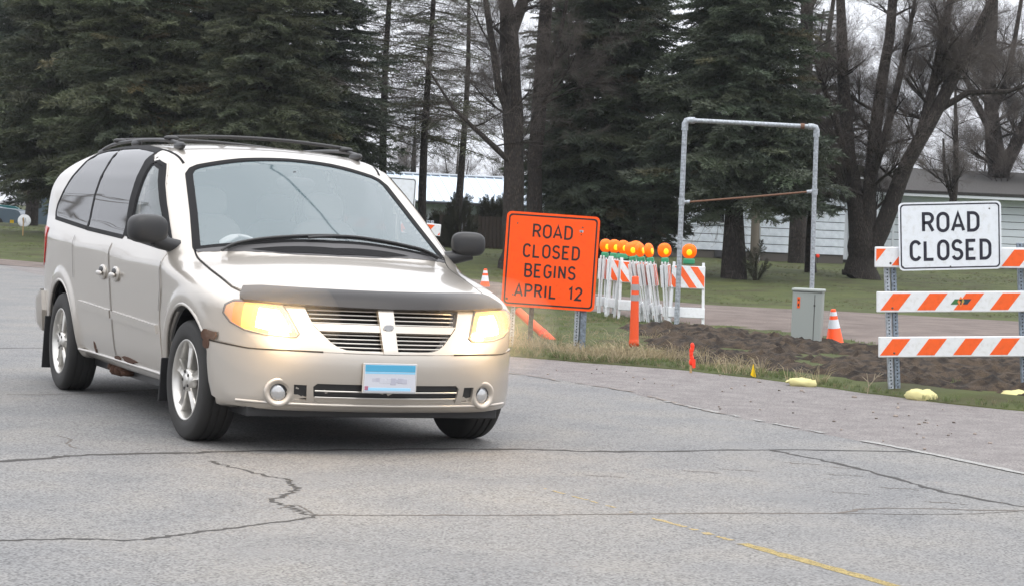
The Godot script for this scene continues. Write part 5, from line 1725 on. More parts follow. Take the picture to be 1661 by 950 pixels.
		mk.call("window_seal", union, [grown(wm, -0.006), grown(wr, -0.006)], M.seal, 0.005, 0.006, sd)
		mk.call("pillar_trim", pv([-1.338, 1.105, -1.455, 1.115, -1.505, 1.60, -1.49, 1.64, -1.345, 1.595]), [], M.seal, 0.0075, 0.004, fd)
		mk.call("side_moulding", pv([-0.53, 0.555, -0.54, 0.607, -1.62, 0.631, -1.62, 0.580]), [], M.paint, 0.018, 0.02, fd, 0.014)
		mk.call("side_moulding", pv([-1.66, 0.580, -1.66, 0.632, -2.53, 0.652, -2.54, 0.604]), [], M.paint, 0.018, 0.02, sd, 0.014)
		mk.call("mirror_base", pv([-0.46, 1.062, -0.64, 1.072, -0.64, 1.12, -0.56, 1.15, -0.50, 1.12]), [], M.black_plastic, 0.012, 0.012, fd)
		for hf in [-1.455, -1.80]:
			g = G.new()
			var hp := march(Vector3(sg * 1.3, 0.868, hf), Vector3(-sg, 0, 0))
			g.blob(hp + Vector3(sg * 0.008, 0, 0), Vector3(0.016, 0.05, 0.078), Basis(), 0.8, 8, 14)
			var hd: Node = fd if hf > -1.6 else sd
			part("door_handle", g, M.paint, hd)
			g = G.new()
			g.blob(hp + Vector3(sg * 0.020, 0.018, 0), Vector3(0.008, 0.020, 0.052), Basis(), 0.9, 6, 12)
			part("handle_recess", g, M.black_plastic, hd)
			g = G.new()
			g.blob(hp + Vector3(sg * 0.034, -0.006, 0), Vector3(0.012, 0.017, 0.070), Basis(), 0.8, 6, 12)
			part("handle_grip", g, M.paint, hd)
		# mirror
		g = G.new()
		var mb := Basis(Vector3(0, 1, 0), sg * -0.25)
		g.blob(Vector3(1.0 if sg > 0 else -1.055, 1.175, -0.40), Vector3(0.122, 0.086, 0.075) * (0.88 if sg > 0 else 1.0), mb, 0.66, 14, 22)
		g.tube(PackedVector3Array([Vector3(sg * 0.86, 1.075, -0.43), Vector3(sg * 0.93, 1.09, -0.42), Vector3(sg * 1.02, 1.12, -0.40)]), PackedFloat32Array([0.045, 0.042, 0.045]), 10)
		part("door_mirror", g, M.black_plastic, t)
		# tail lamp, flaps, wheel houses
		mk.call("tail_lamp", pv([-3.60, 1.12, -3.72, 1.13, -3.90, 1.0, -3.95, 0.88, -3.90, 0.83, -3.76, 0.86, -3.66, 0.98]), [], M.tail_red, 0.008, 0.01, t)
		g = G.new()
		g.box(Vector3(sg * 0.86, 0.30, AXR - 0.395), Vector3(0.20, 0.38, 0.012), Basis(Vector3(1, 0, 0), 0.12))
		part("mud_flap", g, M.black_plastic, t)
		g = G.new()
		g.box(Vector3(sg * 0.87, 0.30, AXF - 0.40), Vector3(0.18, 0.26, 0.012), Basis(Vector3(1, 0, 0), 0.12))
		part("mud_flap", g, M.black_plastic, t)
		for ax in [AXF, AXR]:
			g = G.new()
			for k in 16:
				var a0 := PI * k / 16.0
				var a1 := PI * (k + 1) / 16.0
				var p0 := Vector3(0, sin(a0), cos(a0)) * 0.412
				var p1 := Vector3(0, sin(a1), cos(a1)) * 0.412
				var c0 := Vector3(sg * 0.90, 0.345, ax)
				var c1 := Vector3(sg * 0.60, 0.345, ax)
				g.quad(c0 + p0, c0 + p1, c1 + p1, c1 + p0, -p0)
				g.tri(c1, c1 + p0, c1 + p1, Vector3(sg, 0, 0))
			part("wheel_house", g, M.seal, t)
		for ax in [AXF, AXR]:
			g = G.new()
			var lipc := []
			for k in 25:
				var a := lerpf(-0.10, PI + 0.10, k / 24.0)
				lipc.append(Vector2(ax + cos(a) * 0.418, 0.345 + sin(a) * 0.418))
			skin_rod(g, lipc, map_side, -0.004, 0.013, sg)
			part("arch_lip", g, M.paint, body)
		g = G.new()
		var sill := []
		for k in 10: sill.append(Vector2(-0.42 - 0.245 * k, 0.312))
		skin_rod(g, sill, map_side, 0.002, 0.011, sg)
		part("sill", g, M.paint, t)
		wheel(t, Vector3(sg * 0.822, 0.343 + sg * 0.0105, AXF), sg, 0.05)
		wheel(t, Vector3(sg * 0.830, 0.343 + sg * 0.0105, AXR), sg, 0.0)
		# roof rack
		g = G.new()
		var rail := []
		for k in 15: rail.append(Vector2(sg * (0.60 + 0.015 * sin(PI * k / 14.0)), -1.42 - 0.145 * k))
		skin_rod(g, rail, map_top, 0.034, 0.013)
		for k in [0, 7, 14]:
			var q: Vector3 = march(map_top(rail[k], 1.0)[0], Vector3(0, -1, 0))
			g.blob(q + Vector3(0, 0.018, 0), Vector3(0.022, 0.026, 0.11), Basis(), 0.8, 6, 12)
		part("roof_rail", g, M.black_plastic, t)
		g = G.new()
		ribbon(g, pv([0.655, -1.12, 0.675, -1.3, 0.685, -1.6, 0.685, -2.4, 0.67, -3.2, 0.64, -3.6], sg), 0.016, map_top, 0.002)
		part("roof_gutter", g, M.seal, body)
	for f in [-1.62, -2.95]:
		g = G.new()
		var path := PackedVector3Array()
		var rad := PackedFloat32Array()
		var top := march(Vector3(0.6, 2.3, f), Vector3(0, -1, 0)).y
		for k in 13:
			var l := -0.6 + 0.1 * k
			path.append(Vector3(l, top + 0.058 + 0.028 * (1.0 - pow(absf(l) / 0.6, 2.0)), f)); rad.append(0.012)
		g.tube(path, rad, 8)
		for sg in [-1.0, 1.0]: g.blob(Vector3(sg * 0.60, top + 0.050, f), Vector3(0.05, 0.018, 0.035), Basis(), 0.8, 8, 12)
		part("cross_rail", g, M.black_plastic, t)
	g = G.new()
	patch(g, pv([-1.02, 0.66, 1.02, 0.66, 1.04, 0.52, 1.0, 0.37, -1.0, 0.37, -1.04, 0.52]), [], 0.06, map_rear, 0.03, 1.0, 0.03, 0.03)
	part("rear_bumper", g, M.paint, t)
	# rust
	var rng := RandomNumberGenerator.new()
	rng.seed = 5
	for s in [[0.47, 0.615, 0.07, 0.035, 9], [0.45, 0.57, 0.035, 0.04, 9], [-1.32, 0.335, 0.20, 0.022, 12], [-1.62, 0.328, 0.10, 0.018, 10], [-2.2, 0.36, 0.03, 0.05, 8]]:
		var poly := PackedVector2Array()
		for k in s[4]:
			var a: float = TAU * k / s[4]
			var r := rng.randf_range(0.55, 1.1)
			poly.append(Vector2(s[0] + cos(a) * s[2] * r, s[1] + sin(a) * s[3] * r))
		g = G.new()
		patch(g, poly, [], 0.03, map_side, 0.0075 if s[0] < 0 else 0.02, -1.0, 0.012)
		part("rust_patch", g, M.rust, body)
	g = G.new()
	for k in 7: g.blob(Vector3(-0.78, 0.235 + rng.randf_range(-0.02, 0.02), -1.75 - 0.06 * k), Vector3(0.05, rng.randf_range(0.02, 0.045), 0.045), Basis(), 0.9, 5, 8)
	g.rod(Vector3(-0.5, 0.2, -0.6), Vector3(-0.5, 0.19, -3.6), 0.03)
	part("hanging_bracket", g, M.rust, t)
	# cabin
	g = G.new()
	g.blob(Vector3(0, 0.95, -0.42), Vector3(0.80, 0.155, 0.34), Basis(), 0.55, 8, 20)
	g.blob(Vector3(0.40, 1.03, -0.50), Vector3(0.21, 0.06, 0.16), Basis(), 0.7, 8, 14)
	var dash := part("dashboard", g, M.dash, t)
	g = G.new()
	for k in 5: g.blob(Vector3(-0.56 + 0.035 * k, 1.135 + 0.012 * (k % 2), -0.40 - 0.02 * (k % 3)), Vector3(0.065, 0.016, 0.05), Basis(Vector3(0.3, 0.2, 0.9).normalized(), 0.5 - 0.25 * k), 0.9, 5, 8)
	var paper := part("crumpled_tissue", g, M.paper, t)
	g = G.new()
	var wb := Basis(Vector3(1, 0, 0), -1.05)
	var ring := PackedVector3Array()
	var rr := PackedFloat32Array()
	for k in 29:
		ring.append(Vector3(0.40, 1.02, -0.78) + wb * (Vector3(cos(TAU * k / 28.0), 0, sin(TAU * k / 28.0)) * 0.185)); rr.append(0.016)
	g.tube(ring, rr, 8, false)
	g.blob(Vector3(0.40, 1.01, -0.76), Vector3(0.07, 0.03, 0.06), wb, 0.8, 6, 12)
	g.bar(Vector3(0.23, 1.02, -0.78), Vector3(0.57, 1.02, -0.78), 0.03, 0.015)
	g.rod(Vector3(0.40, 1.0, -0.74), Vector3(0.40, 0.93, -0.45), 0.03)
	part("steering_wheel", g, M.black_plastic, t)
	for row in [[-1.35, 1.0], [-2.35, 0.98]]:
		for l in [-0.40, 0.40]:
			g = G.new()
			var tilt := Basis(Vector3(1, 0, 0), -0.22)
			g.blob(Vector3(l, 0.62, row[0] + 0.30), Vector3(0.25, 0.09, 0.28), Basis(), 0.6, 8, 14)
			g.blob(Vector3(l, row[1] - 0.07, row[0]), Vector3(0.25, 0.36, 0.09), tilt, 0.6, 10, 16)
			g.blob(Vector3(l, row[1] + 0.36, row[0] - 0.09), Vector3(0.14, 0.10, 0.055), tilt, 0.7, 8, 14)
			part("seat", g, M.seat_cloth, t)
	g = G.new()
	g.blob(Vector3(0, 1.50, -0.86), Vector3(0.13, 0.04, 0.025), Basis(), 0.7, 6, 12)
	g.rod(Vector3(0, 1.51, -0.87), Vector3(0, 1.57, -0.90), 0.012)
	part("rear_view_mirror", g, M.black_plastic, t)
	return t
# ---------------------------------------------------------------- road signs and street furniture
# letters drawn as strokes, in a box of 0.62 by 1
func arc(cx: float, cy: float, rx: float, ry: float, a0: float, a1: float, n := 10) -> Array:
	var o := []
	for k in n + 1:
		var a := deg_to_rad(lerpf(a0, a1, float(k) / n))
		o.append(Vector2(cx + cos(a) * rx, cy + sin(a) * ry))
	return o

func glyph(ch: String) -> Array:
	match ch:
		"A": return [P2([0.02, 0, 0.31, 1, 0.60, 0]), P2([0.12, 0.28, 0.50, 0.28])]
		"B": return [P2([0.08, 0, 0.08, 1, 0.34, 1]) + arc(0.34, 0.76, 0.20, 0.24, 90, -90) + P2([0.08, 0.52]), P2([0.34, 0.52]) + arc(0.34, 0.26, 0.24, 0.26, 90, -90) + P2([0.08, 0])]
		"C": return [arc(0.33, 0.70, 0.25, 0.30, 25, 180) + arc(0.33, 0.30, 0.25, 0.30, 180, 335)]
		"D": return [P2([0.08, 0, 0.08, 1, 0.28, 1]) + arc(0.28, 0.68, 0.29, 0.32, 90, 0) + arc(0.28, 0.32, 0.29, 0.32, 0, -90) + P2([0.08, 0])]
		"E": return [P2([0.54, 0, 0.08, 0, 0.08, 1, 0.54, 1]), P2([0.08, 0.52, 0.44, 0.52])]
		"G": return [arc(0.33, 0.70, 0.25, 0.30, 25, 180) + arc(0.33, 0.30, 0.25, 0.30, 180, 360) + P2([0.58, 0.46, 0.36, 0.46])]
		"I": return [P2([0.12, 0, 0.12, 1])]
		"L": return [P2([0.08, 1, 0.08, 0, 0.54, 0])]
		"N": return [P2([0.08, 0, 0.08, 1]), P2([0.08, 0.97, 0.54, 0.03]), P2([0.54, 0, 0.54, 1])]
		"O": return [arc(0.31, 0.70, 0.26, 0.30, 0, 180) + arc(0.31, 0.30, 0.26, 0.30, 180, 360) + P2([0.57, 0.70])]
		"P": return [P2([0.08, 0, 0.08, 1, 0.32, 1]) + arc(0.32, 0.73, 0.24, 0.27, 90, -90) + P2([0.08, 0.46])]
		"R": return [P2([0.08, 0, 0.08, 1, 0.32, 1]) + arc(0.32, 0.74, 0.23, 0.26, 90, -90) + P2([0.08, 0.48]), P2([0.34, 0.48, 0.57, 0])]
		"S": return [arc(0.31, 0.755, 0.23, 0.245, 20, 180) + arc(0.31, 0.755, 0.23, 0.245, 190, 270) + arc(0.31, 0.255, 0.25, 0.255, 90, -160, 14)]
		"1": return [P2([0.06, 0.80, 0.24, 1, 0.24, 0])]
		"2": return [arc(0.31, 0.73, 0.23, 0.27, 165, -35) + P2([0.07, 0, 0.56, 0])]
	return []

# one line of capitals, centred, h high and w wide
func lettering(text: String, at: Vector3, h: float, w: float, stroke: float, face: Basis) -> G:
	var g := G.new()
	var x := 0.0
	var adv := {"I": 0.24, "1": 0.34, " ": 0.62}
	var total := 0.0
	for ch in text: total += adv.get(ch, 0.62) + 0.16
	total -= 0.16
	var sx := w / total
	for ch in text:
		var layer := 0
		for line in glyph(ch):
			var pts := []
			for p in line:
				var q := Vector2((x + p.x) * sx - w * 0.5, (p.y - 0.5) * h)
				if pts.is_empty() or q.distance_to(pts[-1]) > 0.0008: pts.append(q)
			var m := pts.size()
			var shut: bool = m > 3 and pts[0].distance_to(pts[m - 1]) < 0.002
			var lo := []
			var hi := []
			for k in m:
				var t0: Vector2 = (pts[k] - pts[k - 1]).normalized() if k > 0 else ((pts[0] - pts[m - 2]).normalized() if shut else Vector2.ZERO)
				var t1: Vector2 = (pts[k + 1] - pts[k]).normalized() if k < m - 1 else ((pts[1] - pts[0]).normalized() if shut else Vector2.ZERO)
				var t := (t0 + t1).normalized()
				var nn := Vector2(-t.y, t.x)
				var c := absf(nn.dot(Vector2(-t0.y, t0.x))) if t0 != Vector2.ZERO else 1.0
				var o := nn * stroke * 0.5 / maxf(c, 0.5)
				lo.append(pts[k] - o); hi.append(pts[k] + o)
			for k in m - 1:
				var z := 0.0010 + 0.00012 * layer
				g.quad(at + face * Vector3(lo[k].x, lo[k].y, z), at + face * Vector3(lo[k + 1].x, lo[k + 1].y, z), at + face * Vector3(hi[k + 1].x, hi[k + 1].y, z), at + face * Vector3(hi[k].x, hi[k].y, z), face.z)
			layer += 1
		x += adv.get(ch, 0.62) + 0.16
	return g

func rounded(w: float, h: float, r: float) -> PackedVector2Array:
	var o := PackedVector2Array()
	for q in [[1, 1, 0], [-1, 1, 90], [-1, -1, 180], [1, -1, 270]]:
		for p in arc(q[0] * (w / 2 - r), q[1] * (h / 2 - r), r, r, q[2], q[2] + 90, 6): o.append(p)
	return o

func ring(g: G, outer: PackedVector2Array, inner: PackedVector2Array, z: float, xf := Transform3D()):
	var m := outer.size()
	for k in m:
		var a := outer[k]
		var b := outer[(k + 1) % m]
		var c := inner[(k + 1) % m]
		var d := inner[k]
		g.quad(xf * Vector3(a.x, a.y, z), xf * Vector3(b.x, b.y, z), xf * Vector3(c.x, c.y, z), xf * Vector3(d.x, d.y, z), xf.basis.z)

func sign_face(parent: Node, w: float, h: float, r: float, inset: float, line: float, face: Material, ink: Material, xf: Transform3D):
	var g := G.new()
	g.prism(rounded(w, h, r), -0.003, 0.0, xf)
	var s := part("panel", g, face, parent)
	g = G.new()
	ring(g, rounded(w - inset * 2, h - inset * 2, r - inset * 0.5), rounded(w - inset * 2 - line * 2, h - inset * 2 - line * 2, r - inset * 0.5 - line * 0.5), 0.0012, xf)
	part("border", g, ink, parent)

# galvanised tube with a row of holes down its front
func punched_post(parent: Node, a: Vector3, b: Vector3, w: float, m: Material):
	var g := G.new()
	g.bar(a, b, w, w, Vector3.RIGHT, 0.005)
	var p := part("post", g, m, parent)
	g = G.new()
	var n := int(a.distance_to(b) / 0.028)
	var up := (b - a).normalized()
	for k in n:
		var c := a + up * (0.014 + 0.028 * k) + Vector3(0, 0, w / 2)
		g.lathe(P2([0.0, 0.0, 0.0065, 0.0]), Transform3D(Basis(Vector3(1, 0, 0), PI / 2), c + Vector3(0, 0, 0.0012)), 6)
	part("hole", g, M.hole, p).set_meta("kind", "stuff")

func furniture_materials():
	mat("orange_sheet", Color(1.0, 0.335, 0.04), 0.4, 0.0, 0.4)
	mat("white_sheet", Color(0.86, 0.88, 0.90), 0.4)
	mat("stripe_orange", Color(0.93, 0.365, 0.09), 0.45)
	mat("black_ink", lin(0.012, 0.010, 0.010), 0.6)
	mat("navy_ink", lin(0.010, 0.010, 0.022), 0.6)
	mat("white_plastic", Color(0.86, 0.87, 0.88), 0.45)
	for nm in ["orange_sheet", "white_sheet", "stripe_orange", "white_plastic"]:
		M[nm].albedo_texture = noise_tex(81 + nm.length(), 0.03, [Color(0.955, 0.95, 0.94), Color(0.985, 0.985, 0.98), Color(1, 1, 1)], 256, FastNoiseLite.TYPE_SIMPLEX, 5, [0.16, 0.30, 0.6])
		M[nm].uv1_triplanar = true; M[nm].uv1_scale = Vector3(1.6, 1.6, 1.6)
	var galv := mat("galvanised", Color(0.76, 0.79, 0.83), 0.5, 0.3)
	var nz := NoiseTexture2D.new()
	nz.width = 256; nz.height = 256; nz.seamless = true
	var fn := FastNoiseLite.new()
	fn.frequency = 0.03; fn.seed = 4
	nz.noise = fn
	var rp := Gradient.new()
	rp.colors = PackedColorArray([Color(0.62, 0.62, 0.60), Color(1, 1, 1)])
	nz.color_ramp = rp
	galv.albedo_texture = nz; galv.uv1_triplanar = true; galv.uv1_scale = Vector3(3, 3, 3)
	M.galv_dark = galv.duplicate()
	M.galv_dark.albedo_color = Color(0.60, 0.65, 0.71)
	mat("hole", lin(0.012, 0.012, 0.014), 0.9)
	mat("bolt", lin(0.10, 0.09, 0.085), 0.5, 0.6)
	mat("tube_orange", Color(0.90, 0.33, 0.14), 0.55)
	mat("silver_band", Color(0.60, 0.60, 0.60), 0.45)
	mat("stake_dark", lin(0.03, 0.03, 0.028), 0.8)
	var lens := mat("lamp_lens", Color(1.0, 0.56, 0.05), 0.25)
	lens.backlight_enabled = true; lens.backlight = Color(0.9, 0.4, 0.03)
	lens.emission_enabled = true; lens.emission = Color(1.0, 0.50, 0.01); lens.emission_energy_multiplier = 0.22
	var lit := mat("lamp_bulb_amber", Color(1.0, 0.75, 0.1), 0.3)
	lit.emission_enabled = true; lit.emission = Color(1.0, 0.62, 0.04); lit.emission_energy_multiplier = 0.95
	mat("battery_green", Color(0.22, 0.58, 0.42), 0.5)
	mat("box_green", Color(0.575, 0.60, 0.585), 0.6)
	mat("cone_orange", Color(1.0, 0.33, 0.07), 0.5)
	mat("rust_pipe", lin(0.16, 0.085, 0.055), 0.85)
	mat("bag_yellow", Color(0.80, 0.77, 0.55), 0.8)
	mat("flag_yellow", Color(0.95, 0.78, 0.05), 0.6)
	mat("ribbon_orange", Color(1.0, 0.22, 0.08), 0.5)
	mat("stake_wood", Color(0.70, 0.58, 0.42), 0.85)

func orange_sign():
	var t := thing("road_sign", "orange square sign reading ROAD CLOSED BEGINS APRIL 12 on galvanised posts", "road sign", Vector3(0.378, 0, -21.2))
	var xf := Transform3D(Basis(Vector3(0, 0, 1), -0.028) * Basis(Vector3(1, 0, 0), -0.02), Vector3(0, 0.921, 0))
	sign_face(t, 0.945, 0.955, 0.05, 0.022, 0.016, M.orange_sheet, M.black_ink, xf)
	for l in [["ROAD", 0.295, 0.123, 0.405], ["CLOSED", 0.092, 0.123, 0.575], ["BEGINS", -0.108, 0.123, 0.52], ["APRIL 12", -0.312, 0.118, 0.685]]:
		part("lettering", lettering(l[0], xf * Vector3(0.0, l[1], 0.0008), l[2], l[3], 0.0195, xf.basis), M.black_ink, t)
	var g := G.new()
	g.box(xf * Vector3(-0.42, -0.405, 0.001), Vector3(0.024, 0.022, 0.002), xf.basis)
	part("label", g, M.rust, t)
	punched_post(t, Vector3(-0.365, -0.3, -0.04), Vector3(-0.355, 1.25, -0.03), 0.045, M.galvanised)
	punched_post(t, Vector3(0.285, -0.3, -0.04), Vector3(0.30, 1.25, -0.03), 0.048, M.galvanised)
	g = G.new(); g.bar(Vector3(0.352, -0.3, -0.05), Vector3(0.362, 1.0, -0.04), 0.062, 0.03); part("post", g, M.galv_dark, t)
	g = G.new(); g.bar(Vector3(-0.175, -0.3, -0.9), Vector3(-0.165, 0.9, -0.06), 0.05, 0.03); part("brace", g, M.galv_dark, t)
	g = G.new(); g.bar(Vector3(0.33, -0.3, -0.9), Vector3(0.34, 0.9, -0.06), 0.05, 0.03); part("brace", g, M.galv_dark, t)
	for p in [[-0.36, 0.36], [-0.36, -0.36], [0.30, 0.36], [0.30, -0.36]]:
		g = G.new()
		g.blob(xf * Vector3(p[0], p[1], 0.002), Vector3(0.008, 0.008, 0.004), Basis(), 1.0, 4, 8)
		part("bolt", g, M.bolt, t)

func stripes(g: G, w: float, h: float, z: float, period: float, orange: float, lean: float, shift: float, xf: Transform3D):
	var box := PackedVector2Array([Vector2(-w / 2, -h / 2), Vector2(w / 2, -h / 2), Vector2(w / 2, h / 2), Vector2(-w / 2, h / 2)])
	var x := -w / 2 - 2 * period + shift
	while x < w / 2 + period:
		for q in Geometry2D.intersect_polygons(box, PackedVector2Array([Vector2(x, -h / 2), Vector2(x + orange, -h / 2), Vector2(x + orange + lean, h / 2), Vector2(x + lean, h / 2)])):
			g.prism(q, z, z + 0.0012, xf)
		x += period

func plank_barricade(at: Vector3, turn: float, lean: float, label: String, words: bool, sign_at: Vector3, sign_size: Vector2):
	var t := thing("plank_barricade", label, "barricade", at, turn)
	t.rotation.z = lean
	var shifts := [0.13, 0.02, 0.0]
	for k in 3:
		var pl := Node3D.new()
		pl.name = ["plank", "plank_001", "plank_002"][k]
		t.add_child(pl)
		pl.position = Vector3([0.0, 0.005, 0.01][k], [1.165, 0.80, 0.425][k], 0.02); pl.rotation.z = [-0.041, -0.030, -0.028][k]
		var g := G.new()
		g.box(Vector3.ZERO, Vector3(1.40, 0.172, 0.028), Basis(), 0.006)
		part("board", g, M.white_plastic, pl)
		g = G.new()
		stripes(g, 1.38, 0.138, 0.0142, 0.305, 0.15, 0.105, shifts[k], Transform3D())
		part("stripe", g, M.stripe_orange, pl)
		if k == 1 and words:
			g = G.new()
			g.col = Color(0.04, 0.16, 0.05); g.prism(pv([-0.085, -0.022, -0.02, -0.022, -0.005, 0.022, -0.05, 0.022]), 0.0155, 0.017)
			g.col = Color(0.02, 0.05, 0.06); g.prism(pv([0.02, -0.022, 0.055, -0.022, 0.09, 0.022, 0.005, 0.022]), 0.0155, 0.017)
			g.col = Color(0.85, 0.22, 0.05); g.prism(pv([0, -0.045, 0.028, 0.0, 0.0, 0.045, -0.028, 0.0]), 0.017, 0.018)
			g.col = Color(0.45, 0.30, 0.05); g.prism(pv([0.006, -0.012, 0.03, 0.0, 0.022, 0.024, 0.008, 0.024]), 0.018, 0.019)
			g.col = Color(0.015, 0.02, 0.02); g.prism(pv([-0.008, -0.024, 0.004, -0.024, 0.008, 0.012, 0.016, 0.022, -0.012, 0.022, -0.014, 0.010, 0.0, 0.004]), 0.0195, 0.0205)
			part("emblem", g, M.coloured, pl)
		for x in [-0.57, 0.57]:
			g = G.new()
			g.lathe(P2([0.0, 0.006, 0.008, 0.004, 0.010, 0.0]), Transform3D(Basis(Vector3(1, 0, 0), PI / 2), Vector3(x, -0.05, 0.0142)), 8)
			part("bolt", g, M.bolt, pl)
	for x in [-0.585, -0.53, 0.53, 0.585]:
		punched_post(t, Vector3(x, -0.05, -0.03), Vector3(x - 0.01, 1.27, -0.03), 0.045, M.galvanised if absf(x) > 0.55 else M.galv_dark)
	for x in [-0.56, 0.56]:
		var g := G.new()
		g.box(Vector3(x, -0.02, -0.03), Vector3(0.05, 0.05, 1.1), Basis(), 0.005)
		part("foot", g, M.galvanised, t)
	var sf := Node3D.new()
	sf.name = "closure_sign"
	t.add_child(sf)
	sf.position = sign_at; sf.rotation.z = -0.012
	sign_face(sf, sign_size.x, sign_size.y, 0.04, 0.014, 0.011, M.white_sheet, M.navy_ink, Transform3D())
	if words:
		part("lettering", lettering("ROAD", Vector3(0.005, 0.115, 0.0008), 0.145, 0.475, 0.026, Basis()), M.navy_ink, sf)
		part("lettering", lettering("CLOSED", Vector3(0.0, -0.118, 0.0008), 0.150, 0.675, 0.026, Basis()), M.navy_ink, sf)
		for p in [[-0.395, -0.25], [0.33, 0.22], [0.0, -0.255]]:
			var g := G.new()
			g.lathe(P2([0.0, 0.003, 0.006, 0.002, 0.007, 0.0]), Transform3D(Basis(Vector3(1, 0, 0), PI / 2), Vector3(p[0], p[1], 0.0)), 8)
			part("bolt", g, M.bolt, sf)

func folding_barricade(sp: float) -> Node3D:
	var t := thing("folding_barricade", "", "barricade", Vector3.ZERO, 0.0, "folding barricades with amber lamps")
	var h := 0.86
	var w := 0.44
	for f in [1.0, -1.0]:
		for x in [-w / 2, w / 2]:
			var g := G.new()
			g.bar(Vector3(x, 0, f * sp), Vector3(x * 0.86, h, f * 0.02), 0.036, 0.022)
			part("leg", g, M.white_plastic, t)
		var tilt := Basis(Vector3(1, 0, 0), -f * atan2(sp - 0.02, h))
		var z := func(y: float) -> float: return f * (lerpf(sp, 0.02, y / h) + 0.02)
		var p := Node3D.new()
		p.name = "panel" if f > 0 else "panel_001"
		t.add_child(p)
		p.position = Vector3(0, 0.67, z.call(0.67)); p.basis = tilt if f > 0 else tilt * Basis(Vector3(0, 1, 0), PI)
		var g := G.new()
		g.box(Vector3.ZERO, Vector3(w * 0.98, 0.29, 0.022), Basis(), 0.005)
		part("board", g, M.white_plastic, p)
		g = G.new()
		stripes(g, w * 0.96, 0.275, 0.0112, 0.20, 0.10, -0.20, 0.03, Transform3D())
		part("stripe", g, M.stripe_orange, p)
		g = G.new()
		g.box(Vector3(0, 0.215, z.call(0.215)), Vector3(w * 1.06, 0.125, 0.022), tilt, 0.005)
		part("rail", g, M.white_plastic, t)
	var g := G.new()
	g.box(Vector3(0, h + 0.015, 0), Vector3(0.15, 0.075, 0.09), Basis(), 0.015)
	part("battery_case", g, M.battery_green, t)
	g = G.new()
	g.blob(Vector3(0, h + 0.145, 0), Vector3(0.097, 0.097, 0.05), Basis(), 0.9, 12, 20)
	part("lamp_lens", g, M.lamp_lens, t)
	g = G.new()
	g.blob(Vector3(0.0, h + 0.13, 0.046), Vector3(0.038, 0.042, 0.010), Basis(), 1.0, 6, 12)
	part("lamp_bulb", g, M.lamp_bulb_amber, t)
	return t

func barricade_rank():
	var first := folding_barricade(0.16)
	var shut := folding_barricade(0.012)
	var rows := [
		[2.28, -27.2, -0.10, "white folding barricade facing the road at the end of the rank", 0.0],
		[2.07, -27.5, 1.40, "second barricade of the rank, edge on just behind the striped end one", 0.09],
		[1.965, -27.7, 1.40, "third barricade of the rank, folded edge on with a bright amber lamp", 0.09],
		[1.86, -27.9, 1.40, "fourth barricade of the rank, edge on before the gap by the orange marker", 0.09],
		[1.755, -28.1, 1.40, "fifth barricade of the rank, edge on beside the gap by the orange marker", 0.09],
		[1.66, -28.7, 0.15, "barricade with striped panel facing out behind the orange marker post", 0.0],
		[1.50, -29.1, 0.55, "barricade turned half round behind the orange marker, lamp tilted", -0.08],
		[1.40, -29.5, 1.33, "second from the far end of the rank, white legs leaning", -0.10],
		[1.29, -29.8, 1.33, "farthest folding barricade, half hidden behind the orange square sign", -0.10]]
	for k in rows.size():
		var r: Array = rows[k]
		var t: Node3D = first if k == 0 else shut
		if k == 5 or k > 1:
			t = (first if k == 5 else shut).duplicate()
			t.name = numbered("folding_barricade"); add_child(t, true)
		t.position = Vector3(r[0], 0.0, r[1]); t.rotation.y = r[2]
		t.rotation.z = 0.012 * sin(k * 2.3)
		if r.size() > 4: t.rotate(Vector3(0, 0, 1), r[4])
		for nm in ["lamp_lens", "lamp_bulb"]:
			var lm: Node3D = t.get_node(nm)
			if k not in [0, 5]: lm.rotation.y = -r[2] * (0.45 + 0.3 * sin(k * 1.9))
		t.set_meta("label", r[3])

func cone(at: Vector3, lean: Basis, label: String):
	var t := thing("traffic_cone", label, "traffic cone", at)
	t.basis = lean
	var g := G.new()
	g.box(Vector3(0, 0.012, 0), Vector3(0.27, 0.024, 0.27), Basis(), 0.008)
	part("base", g, M.cone_orange, t)
	g = G.new()
	g.lathe(P2([0.115, 0.024, 0.105, 0.035, 0.029, 0.43, 0.024, 0.44, 0.0, 0.44]), Transform3D(), 24)
	part("body", g, M.cone_orange, t)
	g = G.new()
	g.lathe(P2([0.0705, 0.225, 0.0510, 0.325]), Transform3D(), 24)
	g.lathe(P2([0.0430, 0.367, 0.0345, 0.411]), Transform3D(), 24)
	part("collar", g, M.white_sheet, t)

